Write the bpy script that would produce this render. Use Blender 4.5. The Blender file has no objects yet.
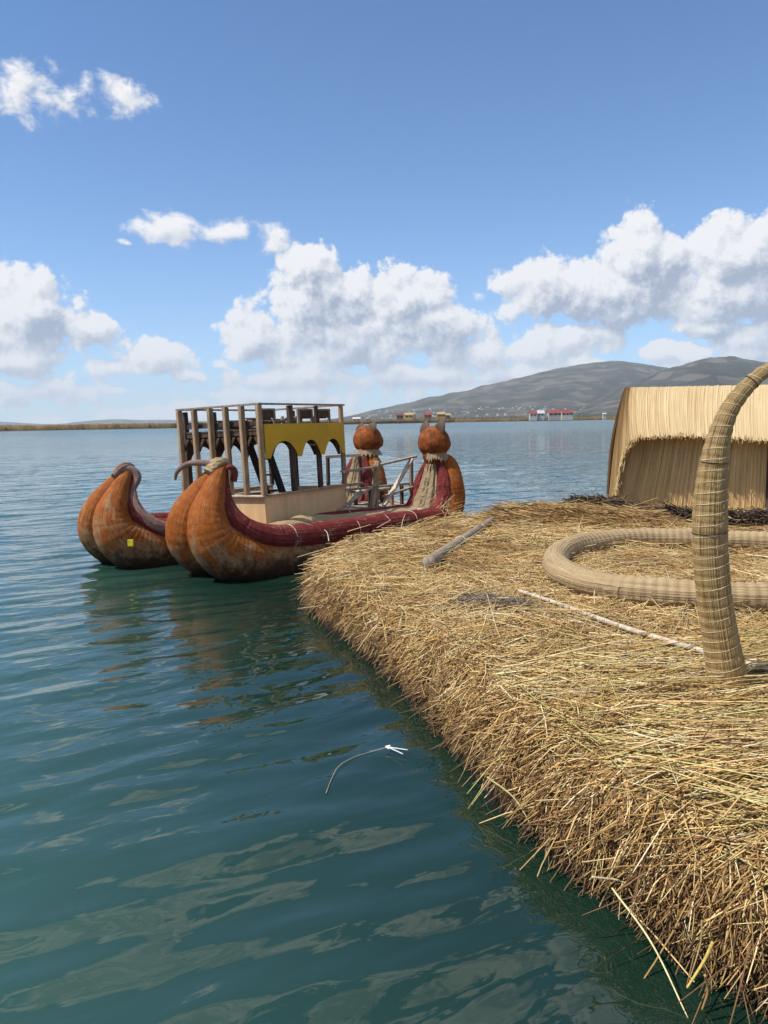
import bpy, bmesh, math, random
import numpy as np
from mathutils import Vector, Matrix

R = math.radians
rng = np.random.default_rng(7)
random.seed(7)
scene = bpy.context.scene
COL = scene.collection

# ------------------------------------------------------------------ camera
EYE = 2.2                       # eye height above the water
PITCH, ROLL, FPX = R(6.8), R(0.86), 769.0
cd = bpy.data.cameras.new('camera')
cam = bpy.data.objects.new('camera', cd)
COL.objects.link(cam)
cd.sensor_fit = 'VERTICAL'
cd.sensor_height = 32.0
cd.lens = 32.0 * FPX / 1024.0
cd.clip_start, cd.clip_end = 0.05, 60000
fw = Vector((0, math.cos(PITCH), -math.sin(PITCH)))
up0 = Vector((1, 0, 0)).cross(fw)
rt = Vector((1, 0, 0)) * math.cos(ROLL) - up0 * math.sin(ROLL)
up = Vector((1, 0, 0)) * math.sin(ROLL) + up0 * math.cos(ROLL)
M4 = Matrix((rt, up, -fw)).transposed().to_4x4()
M4.translation = (0, 0, EYE)
cam.matrix_world = M4
scene.camera = cam

def ray(px, py):
    return fw + rt * ((px - 384) / FPX) + up * ((512 - py) / FPX)
def at_z(px, py, z):            # survey helper: point of the photo on the level z
    d = ray(px, py); return Vector((0, 0, EYE)) + d * ((z - EYE) / d.z)
def at_y(px, py, Y):            # ... and at the distance Y
    d = ray(px, py); return Vector((0, 0, EYE)) + d * (Y / d.y)
def azel(px, py):
    d = ray(px, py).normalized()
    return math.degrees(math.atan2(d.x, d.y)), math.degrees(math.asin(d.z))

# ------------------------------------------------------------------ light and sky
SUN_TO = Vector((-0.52, -0.16, 0.80)).normalized()
SUN_EL = math.asin(SUN_TO.z)
SUN_AZ = math.atan2(SUN_TO.x, SUN_TO.y)
scene.view_settings.view_transform = 'Standard'
scene.view_settings.look = 'None'
scene.view_settings.gamma = 1.0
scene.view_settings.use_curve_mapping = False
scene.view_settings.exposure = 0.35
SKY_STRENGTH = 0.128

sl = bpy.data.lights.new('sun', 'SUN')
sl.energy = 4.5
sl.angle = R(0.5)
sl.color = (1.0, 0.955, 0.88)
so = bpy.data.objects.new('sun', sl)
COL.objects.link(so)
so.location = (-30, -10, 50)
so.rotation_euler = (-SUN_TO).to_track_quat('-Z', 'Y').to_euler()

# ------------------------------------------------------------------ node helpers
class NT:
    def __init__(s, nt): s.nt = nt
    def n(s, t, props=None, **ins):
        nd = s.nt.nodes.new(t)
        for k, v in (props or {}).items(): setattr(nd, k, v)
        for k, v in ins.items():
            key = int(k[1:]) if k[0] == '_' and k[1:].isdigit() else k.replace('_', ' ')
            s.set(nd.inputs[key], v)
        return nd
    def set(s, sock, v):
        if isinstance(v, bpy.types.NodeSocket): s.nt.links.new(v, sock)
        elif isinstance(v, bpy.types.Node): s.nt.links.new(v.outputs[0], sock)
        else:
            if isinstance(v, (tuple, list)) and len(v) == 3 and sock.type == 'RGBA': v = (*v, 1)
            sock.default_value = v
    def m(s, op, a, b=None, c=None, clamp=False):
        nd = s.nt.nodes.new('ShaderNodeMath'); nd.operation = op; nd.use_clamp = clamp
        for i, v in enumerate((a, b, c)):
            if v is not None: s.set(nd.inputs[i], v)
        return nd.outputs[0]
    def v(s, op, a, b=None):
        nd = s.nt.nodes.new('ShaderNodeVectorMath'); nd.operation = op
        for i, v in enumerate((a, b)):
            if v is not None: s.set(nd.inputs[i], v)
        return nd.outputs['Value'] if op in ('LENGTH', 'DOT_PRODUCT', 'DISTANCE') else nd.outputs[0]
    def mix(s, f, a, b):
        nd = s.nt.nodes.new('ShaderNodeMix'); nd.data_type = 'RGBA'
        s.set(nd.inputs[0], f); s.set(nd.inputs[6], a); s.set(nd.inputs[7], b)
        return nd.outputs[2]
    def ss(s, x, lo, hi, a=0.0, b=1.0):
        nd = s.nt.nodes.new('ShaderNodeMapRange'); nd.interpolation_type = 'SMOOTHSTEP'
        for i, v in enumerate((x, lo, hi, a, b)): s.set(nd.inputs[i], v)
        return nd.outputs[0]
    def noise(s, vec, scale, detail=3, rough=0.5, dist=0.0):
        nd = s.n('ShaderNodeTexNoise', Scale=scale, Detail=detail, Roughness=rough, Distortion=dist)
        s.set(nd.inputs['Vector'], vec)
        return nd
    def ramp(s, f, stops):
        nd = s.nt.nodes.new('ShaderNodeValToRGB'); cr = nd.color_ramp
        while len(cr.elements) < len(stops): cr.elements.new(0.5)
        for e, (p, c) in zip(cr.elements, stops): e.position = p; e.color = (*c, 1)
        s.set(nd.inputs[0], f)
        return nd.outputs[0]

# ------------------------------------------------------------------ world: sky with cumulus
def build_world():
    w = bpy.data.worlds.new('World'); scene.world = w; w.use_nodes = True
    w.node_tree.nodes.clear()
    g = bpy.data.node_groups.new('cloud_density', 'ShaderNodeTree')
    g.interface.new_socket('P', in_out='INPUT', socket_type='NodeSocketVector')
    g.interface.new_socket('D', in_out='OUTPUT', socket_type='NodeSocketFloat')
    t = NT(g)
    gi = t.n('NodeGroupInput'); go = t.n('NodeGroupOutput')
    P = gi.outputs[0]
    n0 = t.noise(P, 0.11, 2, 0.5)
    wp = t.v('ADD', P, t.v('MULTIPLY', t.v('SUBTRACT', n0.outputs['Color'], (0.5, 0.5, 0.5)), (5.0, 3.0, 0)))
    lobes = [  # cumulus in sight: pixel centre, pixel radii, weight
        (25, 310, 50, 40, 1), (85, 328, 38, 20, .9), (15, 352, 70, 20, .9),
        (165, 354, 54, 24, .9), (125, 393, 14, 7, .8), (195, 374, 30, 12, .7),
        (308, 268, 44, 34, 1), (325, 305, 66, 44, 1), (408, 300, 54, 34, 1.05), (262, 336, 48, 26, 1),
        (440, 330, 70, 36, 1), (350, 340, 90, 36, 1), (484, 348, 40, 26, .9),
        (300, 378, 110, 20, .8), (420, 376, 90, 22, .8), (240, 392, 90, 12, .6),
        (548, 288, 52, 32, 1), (644, 256, 46, 42, 1.1), (610, 292, 80, 34, 1.1),
        (742, 262, 54, 38, 1.1), (740, 296, 80, 26, 1.1), (560, 345, 80, 22, .9), (672, 350, 50, 16, .9),
        (755, 332, 50, 26, 1), (520, 370, 80, 18, .8), (840, 290, 80, 50, 1),
        (-60, 330, 70, 40, 1), (700, 322, 44, 12, .9),
    ]
    acc = None
    for (x, y, rx, ry, wgt) in lobes:
        a, e = azel(x, y)
        q = t.v('MULTIPLY', t.v('SUBTRACT', wp, (a, e, 0)), (13.2 / rx * 1.0, 13.2 / ry, 0))
        d = t.m('SUBTRACT', wgt, t.v('LENGTH', q))
        acc = d if acc is None else t.m('SMOOTH_MAX', acc, d, 0.14)
    # thin high shreds
    wis = None
    for (x, y, rx, ry, wv) in [(22, 82, 66, 38, .64), (75, 88, 44, 24, .6), (112, 96, 42, 30, .66), (165, 231, 40, 20, .85), (210, 238, 40, 18, .8), (266, 241, 28, 22, .85), (128, 246, 14, 6, .6), (480, 298, 18, 10, .6)]:
        a, e = azel(x, y)
        q = t.v('MULTIPLY', t.v('SUBTRACT', wp, (a, e, 0)), (13.2 / rx, 13.2 / ry, 0))
        d = t.m('SUBTRACT', wv, t.v('LENGTH', q))
        wis = d if wis is None else t.m('MAXIMUM', wis, d)
    # broken cumulus overhead and behind (mirrored by the near water)
    sp = t.n('ShaderNodeSeparateXYZ'); t.set(sp.inputs[0], P)
    ov = t.m('MULTIPLY', t.m('SUBTRACT', t.noise(P, 0.075, 3, 0.5).outputs[0], 0.43), 5.5)
    hi = t.m('MULTIPLY', t.m('SUBTRACT', t.ss(sp.outputs[1], 31.0, 36.0), 1.0), 4.0)
    ov = t.m('ADD', ov, hi)
    side = t.m('MULTIPLY', t.m('SUBTRACT', t.ss(t.m('ABSOLUTE', sp.outputs[0]), 33.0, 40.0), 1.0), 4.0)
    sd = t.m('ADD', t.m('MULTIPLY', t.m('SUBTRACT', t.noise(P, 0.06, 3, 0.5).outputs[0], 0.56), 6.0), side)
    lowf = t.m('MULTIPLY', t.m('SUBTRACT', t.noise(t.v('MULTIPLY', P, (.16, .36, 0)), 1.0, 2, 0.5).outputs[0], 0.455), 3.2)
    lowf = t.m('ADD', lowf, t.m('MULTIPLY', t.m('SUBTRACT', t.ss(sp.outputs[1], 7.5, 3.5), 1.0), 2.5))
    cum = t.m('MAXIMUM', t.m('MAXIMUM', t.m('MAXIMUM', acc, lowf), ov), sd)
    cum = t.m('SUBTRACT', cum, 0.13)
    cum.node.label = 'bulk'
    nf = t.noise(P, 0.42, 6, 0.56)
    vo = t.n('ShaderNodeTexVoronoi', {'feature': 'SMOOTH_F1', 'normalize': True, 'voronoi_dimensions': '2D'}, Scale=0.33, Detail=4.0, Roughness=0.6, Lacunarity=2.2, Smoothness=0.25)
    t.set(vo.inputs['Vector'], t.v('ADD', P, t.v('MULTIPLY', t.v('SUBTRACT', nf.outputs['Color'], (.5, .5, .5)), (1.2, 1.2, 0))))
    bil = t.m('SUBTRACT', 0.33, vo.outputs['Distance'])
    fb = t.m('SUBTRACT', nf.outputs[0], 0.5)
    dc = t.m('ADD', t.m('ADD', cum, t.m('MULTIPLY', fb, 0.85)), t.m('MULTIPLY', bil, 1.75))
    nw = t.noise(t.v('MULTIPLY', P, (.9, 1.2, 1)), 0.5, 6, 0.6, 0.15)
    dw = t.m('MULTIPLY', t.m('ADD', wis, t.m('MULTIPLY', t.m('SUBTRACT', nw.outputs[0], 0.52), 2.2)), 0.42)
    t.set(go.inputs[0], t.m('MAXIMUM', dc, dw))

    t = NT(w.node_tree)
    tc = t.n('ShaderNodeTexCoord')
    s = t.n('ShaderNodeSeparateXYZ'); t.set(s.inputs[0], t.v('NORMALIZE', tc.outputs['Generated']))
    az = t.m('MULTIPLY', t.m('ARCTAN2', s.outputs[0], s.outputs[1]), 180 / math.pi)
    el = t.m('MULTIPLY', t.m('ARCSINE', s.outputs[2]), 180 / math.pi)
    P = t.n('ShaderNodeCombineXYZ', X=az, Y=el).outputs[0]
    # broad density without the small billows
    g2 = g.copy(); g2.name = 'cloud_bulk'
    go2 = [n for n in g2.nodes if n.bl_idname == 'NodeGroupOutput'][0]
    cn = [n for n in g2.nodes if n.label == 'bulk'][0]
    g2.links.new(cn.outputs[0], go2.inputs[0])
    def D2(p):
        gr = t.n('ShaderNodeGroup', {'node_tree': g2}); t.set(gr.inputs[0], p); return gr.outputs[0]
    def D(p):
        gr = t.n('ShaderNodeGroup', {'node_tree': g}); t.set(gr.inputs[0], p); return gr.outputs[0]
    d0 = D(P)
    d1 = D(t.v('ADD', P, (-0.42, 0.62, 0)))
    d2 = t.m('ADD', D2(t.v('ADD', P, (-1.0, 2.2, 0))), t.m('MULTIPLY', t.m('SUBTRACT', d1, d0), 0.5))
    alpha = t.m('MULTIPLY', t.ss(d0, -0.02, 0.22), t.ss(el, -1.0, 2.0, 0.5, 1.0))
    slope = t.m('SUBTRACT', d1, d0)
    occ = t.m('ADD', t.m('MULTIPLY', t.ss(d2, -0.15, 0.95), 0.62), t.m('MULTIPLY', t.ss(slope, -0.55, 0.55), 1.0))
    occ = t.m('MULTIPLY', t.m('SUBTRACT', occ, 0.28), t.ss(el, 2.0, 8.0, 0.6, 1.0))
    white, grey = (.76, .76, .77), (0.30, 0.35, 0.445)
    cc = t.mix(t.m('MULTIPLY', occ, 1.0, clamp=True), white, grey)
    sky = t.n('ShaderNodeTexSky', {'sky_type': 'NISHITA', 'sun_disc': False, 'sun_elevation': SUN_EL, 'sun_rotation': SUN_AZ,
                                   'altitude': 3800, 'air_density': 1.25, 'dust_density': 0.8, 'ozone_density': 2.0})
    scol = t.v('MULTIPLY', sky.outputs[0], (SKY_STRENGTH * .66, SKY_STRENGTH * .89, SKY_STRENGTH * 1.05))
    # pale band of distant cloud and moisture low over the lake
    low = t.m('POWER', 2.718, t.m('MULTIPLY', t.m('MAXIMUM', el, 0.0), -1 / 7.0))
    scol = t.mix(t.m('MULTIPLY', low, 0.52), scol, (0.48, 0.56, 0.70))
    full = t.mix(t.m('MULTIPLY', alpha, t.m('SUBTRACT', 1.0, t.m('MULTIPLY', low, 0.18))), scol, cc)
    bg = t.n('ShaderNodeBackground', Color=full, Strength=1.0)
    out = t.n('ShaderNodeOutputWorld', Surface=bg)
    w.cycles.sampling_method = 'MANUAL'
    w.cycles.sample_map_resolution = 512
build_world()

cy = scene.cycles
cy.use_denoising = True
cy.use_adaptive_sampling = True
cy.adaptive_threshold = 0.015
cy.max_bounces = 6
cy.diffuse_bounces = 3
cy.glossy_bounces = 3
cy.transmission_bounces = 2
cy.volume_bounces = 0
cy.transparent_max_bounces = 6
cy.sample_clamp_indirect = 4.0

# ------------------------------------------------------------------ generic builders
def tag(o, label=None, cat=None, group=None, kind=None):
    if label: o['label'] = label
    if cat: o['category'] = cat
    if group: o['group'] = group
    if kind: o['kind'] = kind
    return o
def empty(name, loc, label, cat, group=None):
    o = bpy.data.objects.new(name, None); COL.objects.link(o)
    o.location = loc; o.empty_display_size = 0.2
    return tag(o, label, cat, group)

def make(name, V, F, mat, parent=None, smooth=False, uv=None, colors=None):
    """one mesh object from numpy verts (world coordinates) and faces; parent keeps world place"""
    V = np.asarray(V, dtype=np.float32)
    org = np.array(parent_world(parent), dtype=np.float32) if parent else np.zeros(3, np.float32)
    me = bpy.data.meshes.new(name)
    if isinstance(F, np.ndarray):
        k = F.shape[1]; nf = len(F)
        me.vertices.add(len(V)); me.vertices.foreach_set('co', (V - org).ravel())
        me.loops.add(nf * k); me.loops.foreach_set('vertex_index', F.astype(np.int32).ravel())
        me.polygons.add(nf)
        me.polygons.foreach_set('loop_start', np.arange(0, nf * k, k, dtype=np.int32))
        me.update(calc_edges=True)
    else:
        me.from_pydata((V - org).tolist(), [], F); me.update()
    if smooth: me.polygons.foreach_set('use_smooth', np.ones(len(me.polygons), dtype=bool))
    if uv is not None:
        l = me.uv_layers.new(name='UVMap')
        vi = np.empty(len(me.loops), dtype=np.int32); me.loops.foreach_get('vertex_index', vi)
        l.data.foreach_set('uv', np.asarray(uv, np.float32)[vi].ravel())
    if colors is not None:
        a = me.color_attributes.new('tint', 'FLOAT_COLOR', 'POINT')
        c = np.ones((len(V), 4), np.float32); c[:, :3] = colors
        a.data.foreach_set('color', c.ravel())
    me.validate()
    me.materials.append(mat)
    o = bpy.data.objects.new(name, me); COL.objects.link(o)
    if parent: o.parent = parent
    return o
def parent_world(o):
    p = Vector(o.location)
    while o.parent: o = o.parent; p = p + Vector(o.location)
    return p

def finish_bm(name, bm, mat, parent=None, smooth=False, bevel=0.0):
    if bevel:
        bmesh.ops.bevel(bm, geom=bm.edges[:], offset=bevel, segments=1, affect='EDGES', clamp_overlap=True)
    bmesh.ops.recalc_face_normals(bm, faces=bm.faces[:])
    org = parent_world(parent) if parent else Vector((0, 0, 0))
    bmesh.ops.translate(bm, verts=bm.verts[:], vec=-org)
    me = bpy.data.meshes.new(name); bm.to_mesh(me); bm.free()
    if smooth: me.polygons.foreach_set('use_smooth', np.ones(len(me.polygons), dtype=bool))
    me.materials.append(mat)
    o = bpy.data.objects.new(name, me); COL.objects.link(o)
    if parent: o.parent = parent
    return o

def bar(bm, a, b, w, h, upv=(0, 0, 1)):
    """rectangular bar from a to b, w across, h along the up side"""
    a, b = Vector(a), Vector(b); d = (b - a).normalized(); u = Vector(upv)
    if abs(d.dot(u)) > 0.95: u = Vector((0.7071, 0.7071, 0))
    s = d.cross(u).normalized(); u = s.cross(d).normalized()
    vs = []
    for p in (a, b):
        for (i, j) in ((-1, -1), (1, -1), (1, 1), (-1, 1)):
            vs.append(bm.verts.new(p + s * (i * w / 2) + u * (j * h / 2)))
    for f in ((0, 3, 2, 1), (4, 5, 6, 7), (0, 1, 5, 4), (1, 2, 6, 5), (2, 3, 7, 6), (3, 0, 4, 7)):
        bm.faces.new([vs[i] for i in f])

def plank(name, a, b, w, h, mat, parent, upv=(0, 0, 1)):
    bm = bmesh.new(); bar(bm, a, b, w, h, upv)
    return finish_bm(name, bm, mat, parent, bevel=min(w, h) * 0.12)

def catmull(P, n):
    P = np.asarray(P, float); k = len(P)
    Q = np.vstack([2 * P[0] - P[1], P, 2 * P[-1] - P[-2]])
    ts = np.linspace(0, k - 1, n); out = []
    for tt in ts:
        i = min(int(tt), k - 2); f = tt - i
        p0, p1, p2, p3 = Q[i], Q[i + 1], Q[i + 2], Q[i + 3]
        out.append(0.5 * ((2 * p1) + (-p0 + p2) * f + (2 * p0 - 5 * p1 + 4 * p2 - p3) * f ** 2 + (-p0 + 3 * p1 - 3 * p2 + p3) * f ** 3))
    return np.array(out)

def frames(P):
    T = np.gradient(P, axis=0); T /= np.linalg.norm(T, axis=1)[:, None]
    n = np.cross(T[0], (0.123, 0.2, 1.0)); n /= np.linalg.norm(n)
    Ns = []
    for i in range(len(P)):
        n = n - T[i] * n.dot(T[i]); n /= np.linalg.norm(n); Ns.append(n.copy())
    Ns = np.array(Ns); return T, Ns, np.cross(T, Ns)

def tube(path, rad, nu=120, nv=48, fibre=0.006, lump=0.006, closed=False, seed=1, squash=None, pinch=None):
    """bundle of reeds: verts, quads, uv.  path control points, rad control radii"""
    r_ = np.random.default_rng(seed)
    pr = catmull(np.column_stack([path, rad]), nu)
    P, rr = pr[:, :3], np.maximum(pr[:, 3], 0.0008)
    T, A, B = frames(P)
    L = np.concatenate([[0], np.cumsum(np.linalg.norm(np.diff(P, axis=0), axis=1))])
    th = np.linspace(0, 2 * math.pi, nv, endpoint=False)
    fib = r_.normal(0, fibre, nv)[None, :] * np.ones((nu, 1))
    step = max(1, nu // 14)
    f2 = r_.normal(0, fibre * 0.8, (nu // step + 2, nv)); f2 = np.repeat(f2, step, axis=0)[:nu]
    lm = np.zeros((nu, nv))
    for k in range(5):
        lm += r_.normal(0, lump) * np.sin(L[:, None] * r_.uniform(1, 6) + r_.integers(1, 4) * th[None, :] + r_.uniform(0, 6))
    rad2 = rr[:, None] + (fib + f2) * np.minimum(1, rr[:, None] / 0.1) + lm * np.minimum(1, rr[:, None] / 0.12)
    if pinch is not None:      # string ties draw the bundle in
        for s0 in np.arange(pinch[0] * 0.5, L[-1], pinch[0]):
            rad2 -= pinch[1] * np.exp(-((L[:, None] - s0) / pinch[2]) ** 2)
    ca, sa = np.cos(th), np.sin(th)
    V = P[:, None, :] + A[:, None, :] * (rad2 * ca)[:, :, None] + B[:, None, :] * (rad2 * sa)[:, :, None]
    UV = np.stack([np.repeat(L[:, None], nv, 1), np.repeat((th / 6.2832 * 6.2832 * rr.mean())[None, :], nu, 0)], -1)
    V = V.reshape(-1, 3); UV = UV.reshape(-1, 2)
    i = np.arange(nu - 1)[:, None] * nv; j = np.arange(nv)[None, :]; j2 = (j + 1) % nv
    F = np.stack([i + j, i + j2, i + nv + j2, i + nv + j], -1).reshape(-1, 4)
    c0, c1 = len(V), len(V) + 1
    V = np.vstack([V, P[0], P[-1]]); UV = np.vstack([UV, UV[0], UV[-1]])
    jj = np.arange(nv)
    caps = np.concatenate([np.stack([np.full(nv, c0), (jj + 1) % nv, jj, jj], -1)[:, :3],
                           np.stack([np.full(nv, c1), (nu - 1) * nv + jj, (nu - 1) * nv + (jj + 1) % nv], -1)])
    faces = F.tolist() + caps.tolist()
    return V, faces, UV, (P, rr, T, A, B, L)

def ties(info, spacing, thick, start=0.05, out=0.004, sweep=1.0, seed=3, jitter=0.15):
    """string rings round a bundle, one mesh"""
    r_ = np.random.default_rng(seed); P, rr, T, A, B, L = info
    V, F = [], []; n, k = 36, 5; base = 0
    s0 = start
    while s0 < L[-1] - 0.02:
        p = np.array([np.interp(s0, L, P[:, c]) for c in range(3)])
        i = int(np.searchsorted(L, s0)); i = min(i, len(P) - 1)
        r0 = np.interp(s0, L, rr) + out
        tilt = r_.normal(0, 0.05, 2)
        for a in range(n):
            th = 2 * math.pi * a / n
            rad = A[i] * math.cos(th) + B[i] * math.sin(th)
            c = p + rad * (r0 + r_.normal(0, 0.0012)) + T[i] * (tilt[0] * math.cos(th) + tilt[1] * math.sin(th)) * r0
            for b in range(k):
                ph = 2 * math.pi * b / k
                V.append(c + rad * (thick * math.cos(ph)) + T[i] * (thick * math.sin(ph)))
        for a in range(n):
            for b in range(k):
                F.append([base + a * k + b, base + ((a + 1) % n) * k + b, base + ((a + 1) % n) * k + (b + 1) % k, base + a * k + (b + 1) % k])
        base += n * k
        s0 += spacing * (1 + r_.uniform(-jitter, jitter))
    return np.array(V), np.array(F)

def helix(info, pitch, thick, out=.001, seed=3):
    """one string wound round and round a bundle"""
    r_ = np.random.default_rng(seed); P, rr, T, A, B, L = info
    n = int(L[-1] / pitch * 40); s0 = np.linspace(0.01, L[-1] - .01, n)
    g = lambda Q: np.stack([np.interp(s0, L, Q[:, c]) for c in range(3)], -1)
    th = 2 * math.pi * s0 / pitch
    th = th + .35 * np.sin(th + 1) 
    rad = g(A) * np.cos(th)[:, None] + g(B) * np.sin(th)[:, None]; tt = g(T)
    r0 = np.interp(s0, L, rr) + out + np.interp(s0, np.arange(0, L[-1], .02), r_.normal(0, .0008, len(np.arange(0, L[-1], .02))))
    c = g(P) + rad * r0[:, None]; k = 5
    V = np.stack([c + rad * (thick * math.cos(2 * math.pi * b / k)) + tt * (thick * math.sin(2 * math.pi * b / k)) for b in range(k)], 1).reshape(-1, 3)
    i = np.arange(n - 1)[:, None] * k; j = np.arange(k)[None, :]; j2 = (j + 1) % k
    return V, np.stack([i + j, i + j2, i + k + j2, i + k + j], -1).reshape(-1, 4)

def tie_each(name, info, spacing, thick, start, out_, m, parent, seed=3, jitter=.2):
    V, F = ties(info, spacing, thick, start, out_, seed=seed, jitter=jitter); k = 36 * 5
    for q in range(len(V) // k): make(name, V[q * k:(q + 1) * k], F[:k].copy(), m, parent, smooth=True)

def cord(path, r, n=40, k=6):
    V, F, UV, info = tube(path, [r] * len(path), n, k, 0, 0)
    return V, F

def blades(P0, D, L, w, bend, col, flat=False):
    """many reed stalks: 3 stations of a three-sided stalk each"""
    n = len(P0)
    D = D / np.linalg.norm(D, axis=1)[:, None]
    ref = rng.normal(0, 1, (n, 3)); ref[:, 2] += 0.5
    S = np.cross(D, ref); S /= np.linalg.norm(S, axis=1)[:, None]
    U = np.cross(S, D)
    V = np.empty((n, 3, 3, 3), np.float32); C = np.empty((n, 3, 3, 3), np.float32)
    for i, tt in enumerate((0.0, 0.5, 1.0)):
        c = P0 + D * (L * tt)[:, None] + bend * (tt * tt)
        ww = w * (1.0, 0.95, 0.6)[i]
        V[:, i, 0] = c + S * (ww * 0.55)[:, None]
        V[:, i, 1] = c - S * (ww * 0.55)[:, None]
        V[:, i, 2] = c + U * (ww * 0.75)[:, None]
        C[:, i, :] = col[:, None, :]
    b = (np.arange(n) * 9)[:, None, None]
    F = []
    for i in range(2):
        for (p, q) in ((0, 1), (1, 2), (2, 0)):
            F.append(np.stack([b[:, 0, 0] + i * 3 + p, b[:, 0, 0] + i * 3 + q, b[:, 0, 0] + (i + 1) * 3 + q, b[:, 0, 0] + (i + 1) * 3 + p], -1))
    F = np.concatenate(F)
    return V.reshape(-1, 3), F, C.reshape(-1, 3)

# numpy value noise
def vnoise(x, y, seed):
    r_ = np.random.default_rng(seed); tab = r_.random((256, 256))
    xi, yi = np.floor(x).astype(int), np.floor(y).astype(int); xf, yf = x - xi, y - yi
    u, v = xf * xf * (3 - 2 * xf), yf * yf * (3 - 2 * yf)
    g = lambda a, b: tab[a & 255, b & 255]
    return (g(xi, yi) * (1 - u) + g(xi + 1, yi) * u) * (1 - v) + (g(xi, yi + 1) * (1 - u) + g(xi + 1, yi + 1) * u) * v
def fbm(x, y, seed, octv=4):
    s, a = 0, 0.5
    for k in range(octv):
        s = s + a * (vnoise(x * 2 ** k + 13.7 * k, y * 2 ** k + 5.1 * k, seed + k) - 0.5); a *= 0.5
    return s

# ------------------------------------------------------------------ materials
def mat(name):
    m = bpy.data.materials.new(name); m.use_nodes = True; m.node_tree.nodes.clear()
    t = NT(m.node_tree); return m, t
def out(t, bsdf, vol=None, disp=None):
    o = t.n('ShaderNodeOutputMaterial')
    if bsdf is not None: t.set(o.inputs['Surface'], bsdf)
    if vol is not None: t.set(o.inputs['Volume'], vol)
def principled(t, col, rough=0.8, normal=None, **kw):
    b = t.n('ShaderNodeBsdfPrincipled'); t.set(b.inputs['Base Color'], col); t.set(b.inputs['Roughness'], rough)
    if normal is not None: t.set(b.inputs['Normal'], normal)
    for k, v in kw.items(): t.set(b.inputs[k.replace('_', ' ')], v)
    return b
def bump(t, h, strength=0.5, dist=0.01, normal=None):
    b = t.n('ShaderNodeBump', Strength=strength, Distance=dist, Height=h)
    if normal is not None: t.set(b.inputs['Normal'], normal)
    return b.outputs[0]

def m_tint(name, rough=0.6, spec=0.35):
    m, t = mat(name)
    a = t.n('ShaderNodeAttribute', {'attribute_name': 'tint'})
    g = t.n('ShaderNodeNewGeometry')
    nz = t.noise(g.outputs['Position'], 60.0, 2)
    c = t.mix(t.ss(nz.outputs[0], 0.35, 0.7, 0.0, 0.35), a.outputs['Color'], (0.20, 0.13, 0.06))
    out(t, principled(t, c, rough, Specular_IOR_Level=spec)); return m

def m_reed(name, pale, mid, dark, scale=260.0, along=2.2, stain=None, stain_amt=0.5):
    """reed bundle: fibres along the UV's u"""
    m, t = mat(name)
    uv = t.n('ShaderNodeUVMap').outputs[0]
    fv = t.v('MULTIPLY', uv, (along, scale * 0.5, 1))
    n1 = t.noise(fv, 1.0, 3, 0.6)
    n2 = t.noise(t.v('MULTIPLY', uv, (1.2, 42, 1)), 1.0, 4, 0.6)
    c = t.ramp(n1.outputs[0], [(0.30, dark), (0.47, mid), (0.68, pale)])
    c = t.mix(t.ss(n2.outputs[0], 0.48, 0.72, 0, 0.45), c, tuple(x * 0.62 for x in mid))
    if stain:
        n3 = t.noise(t.v('MULTIPLY', uv, (1.1, 3.0, 1)), 1.0, 5, 0.65)
        c = t.mix(t.ss(n3.outputs[0], 0.5, 0.7, 0, stain_amt), c, stain)
    out(t, principled(t, c, 0.62, bump(t, n1.outputs[0], 0.7, 0.006), Specular_IOR_Level=0.3)); return m

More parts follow.
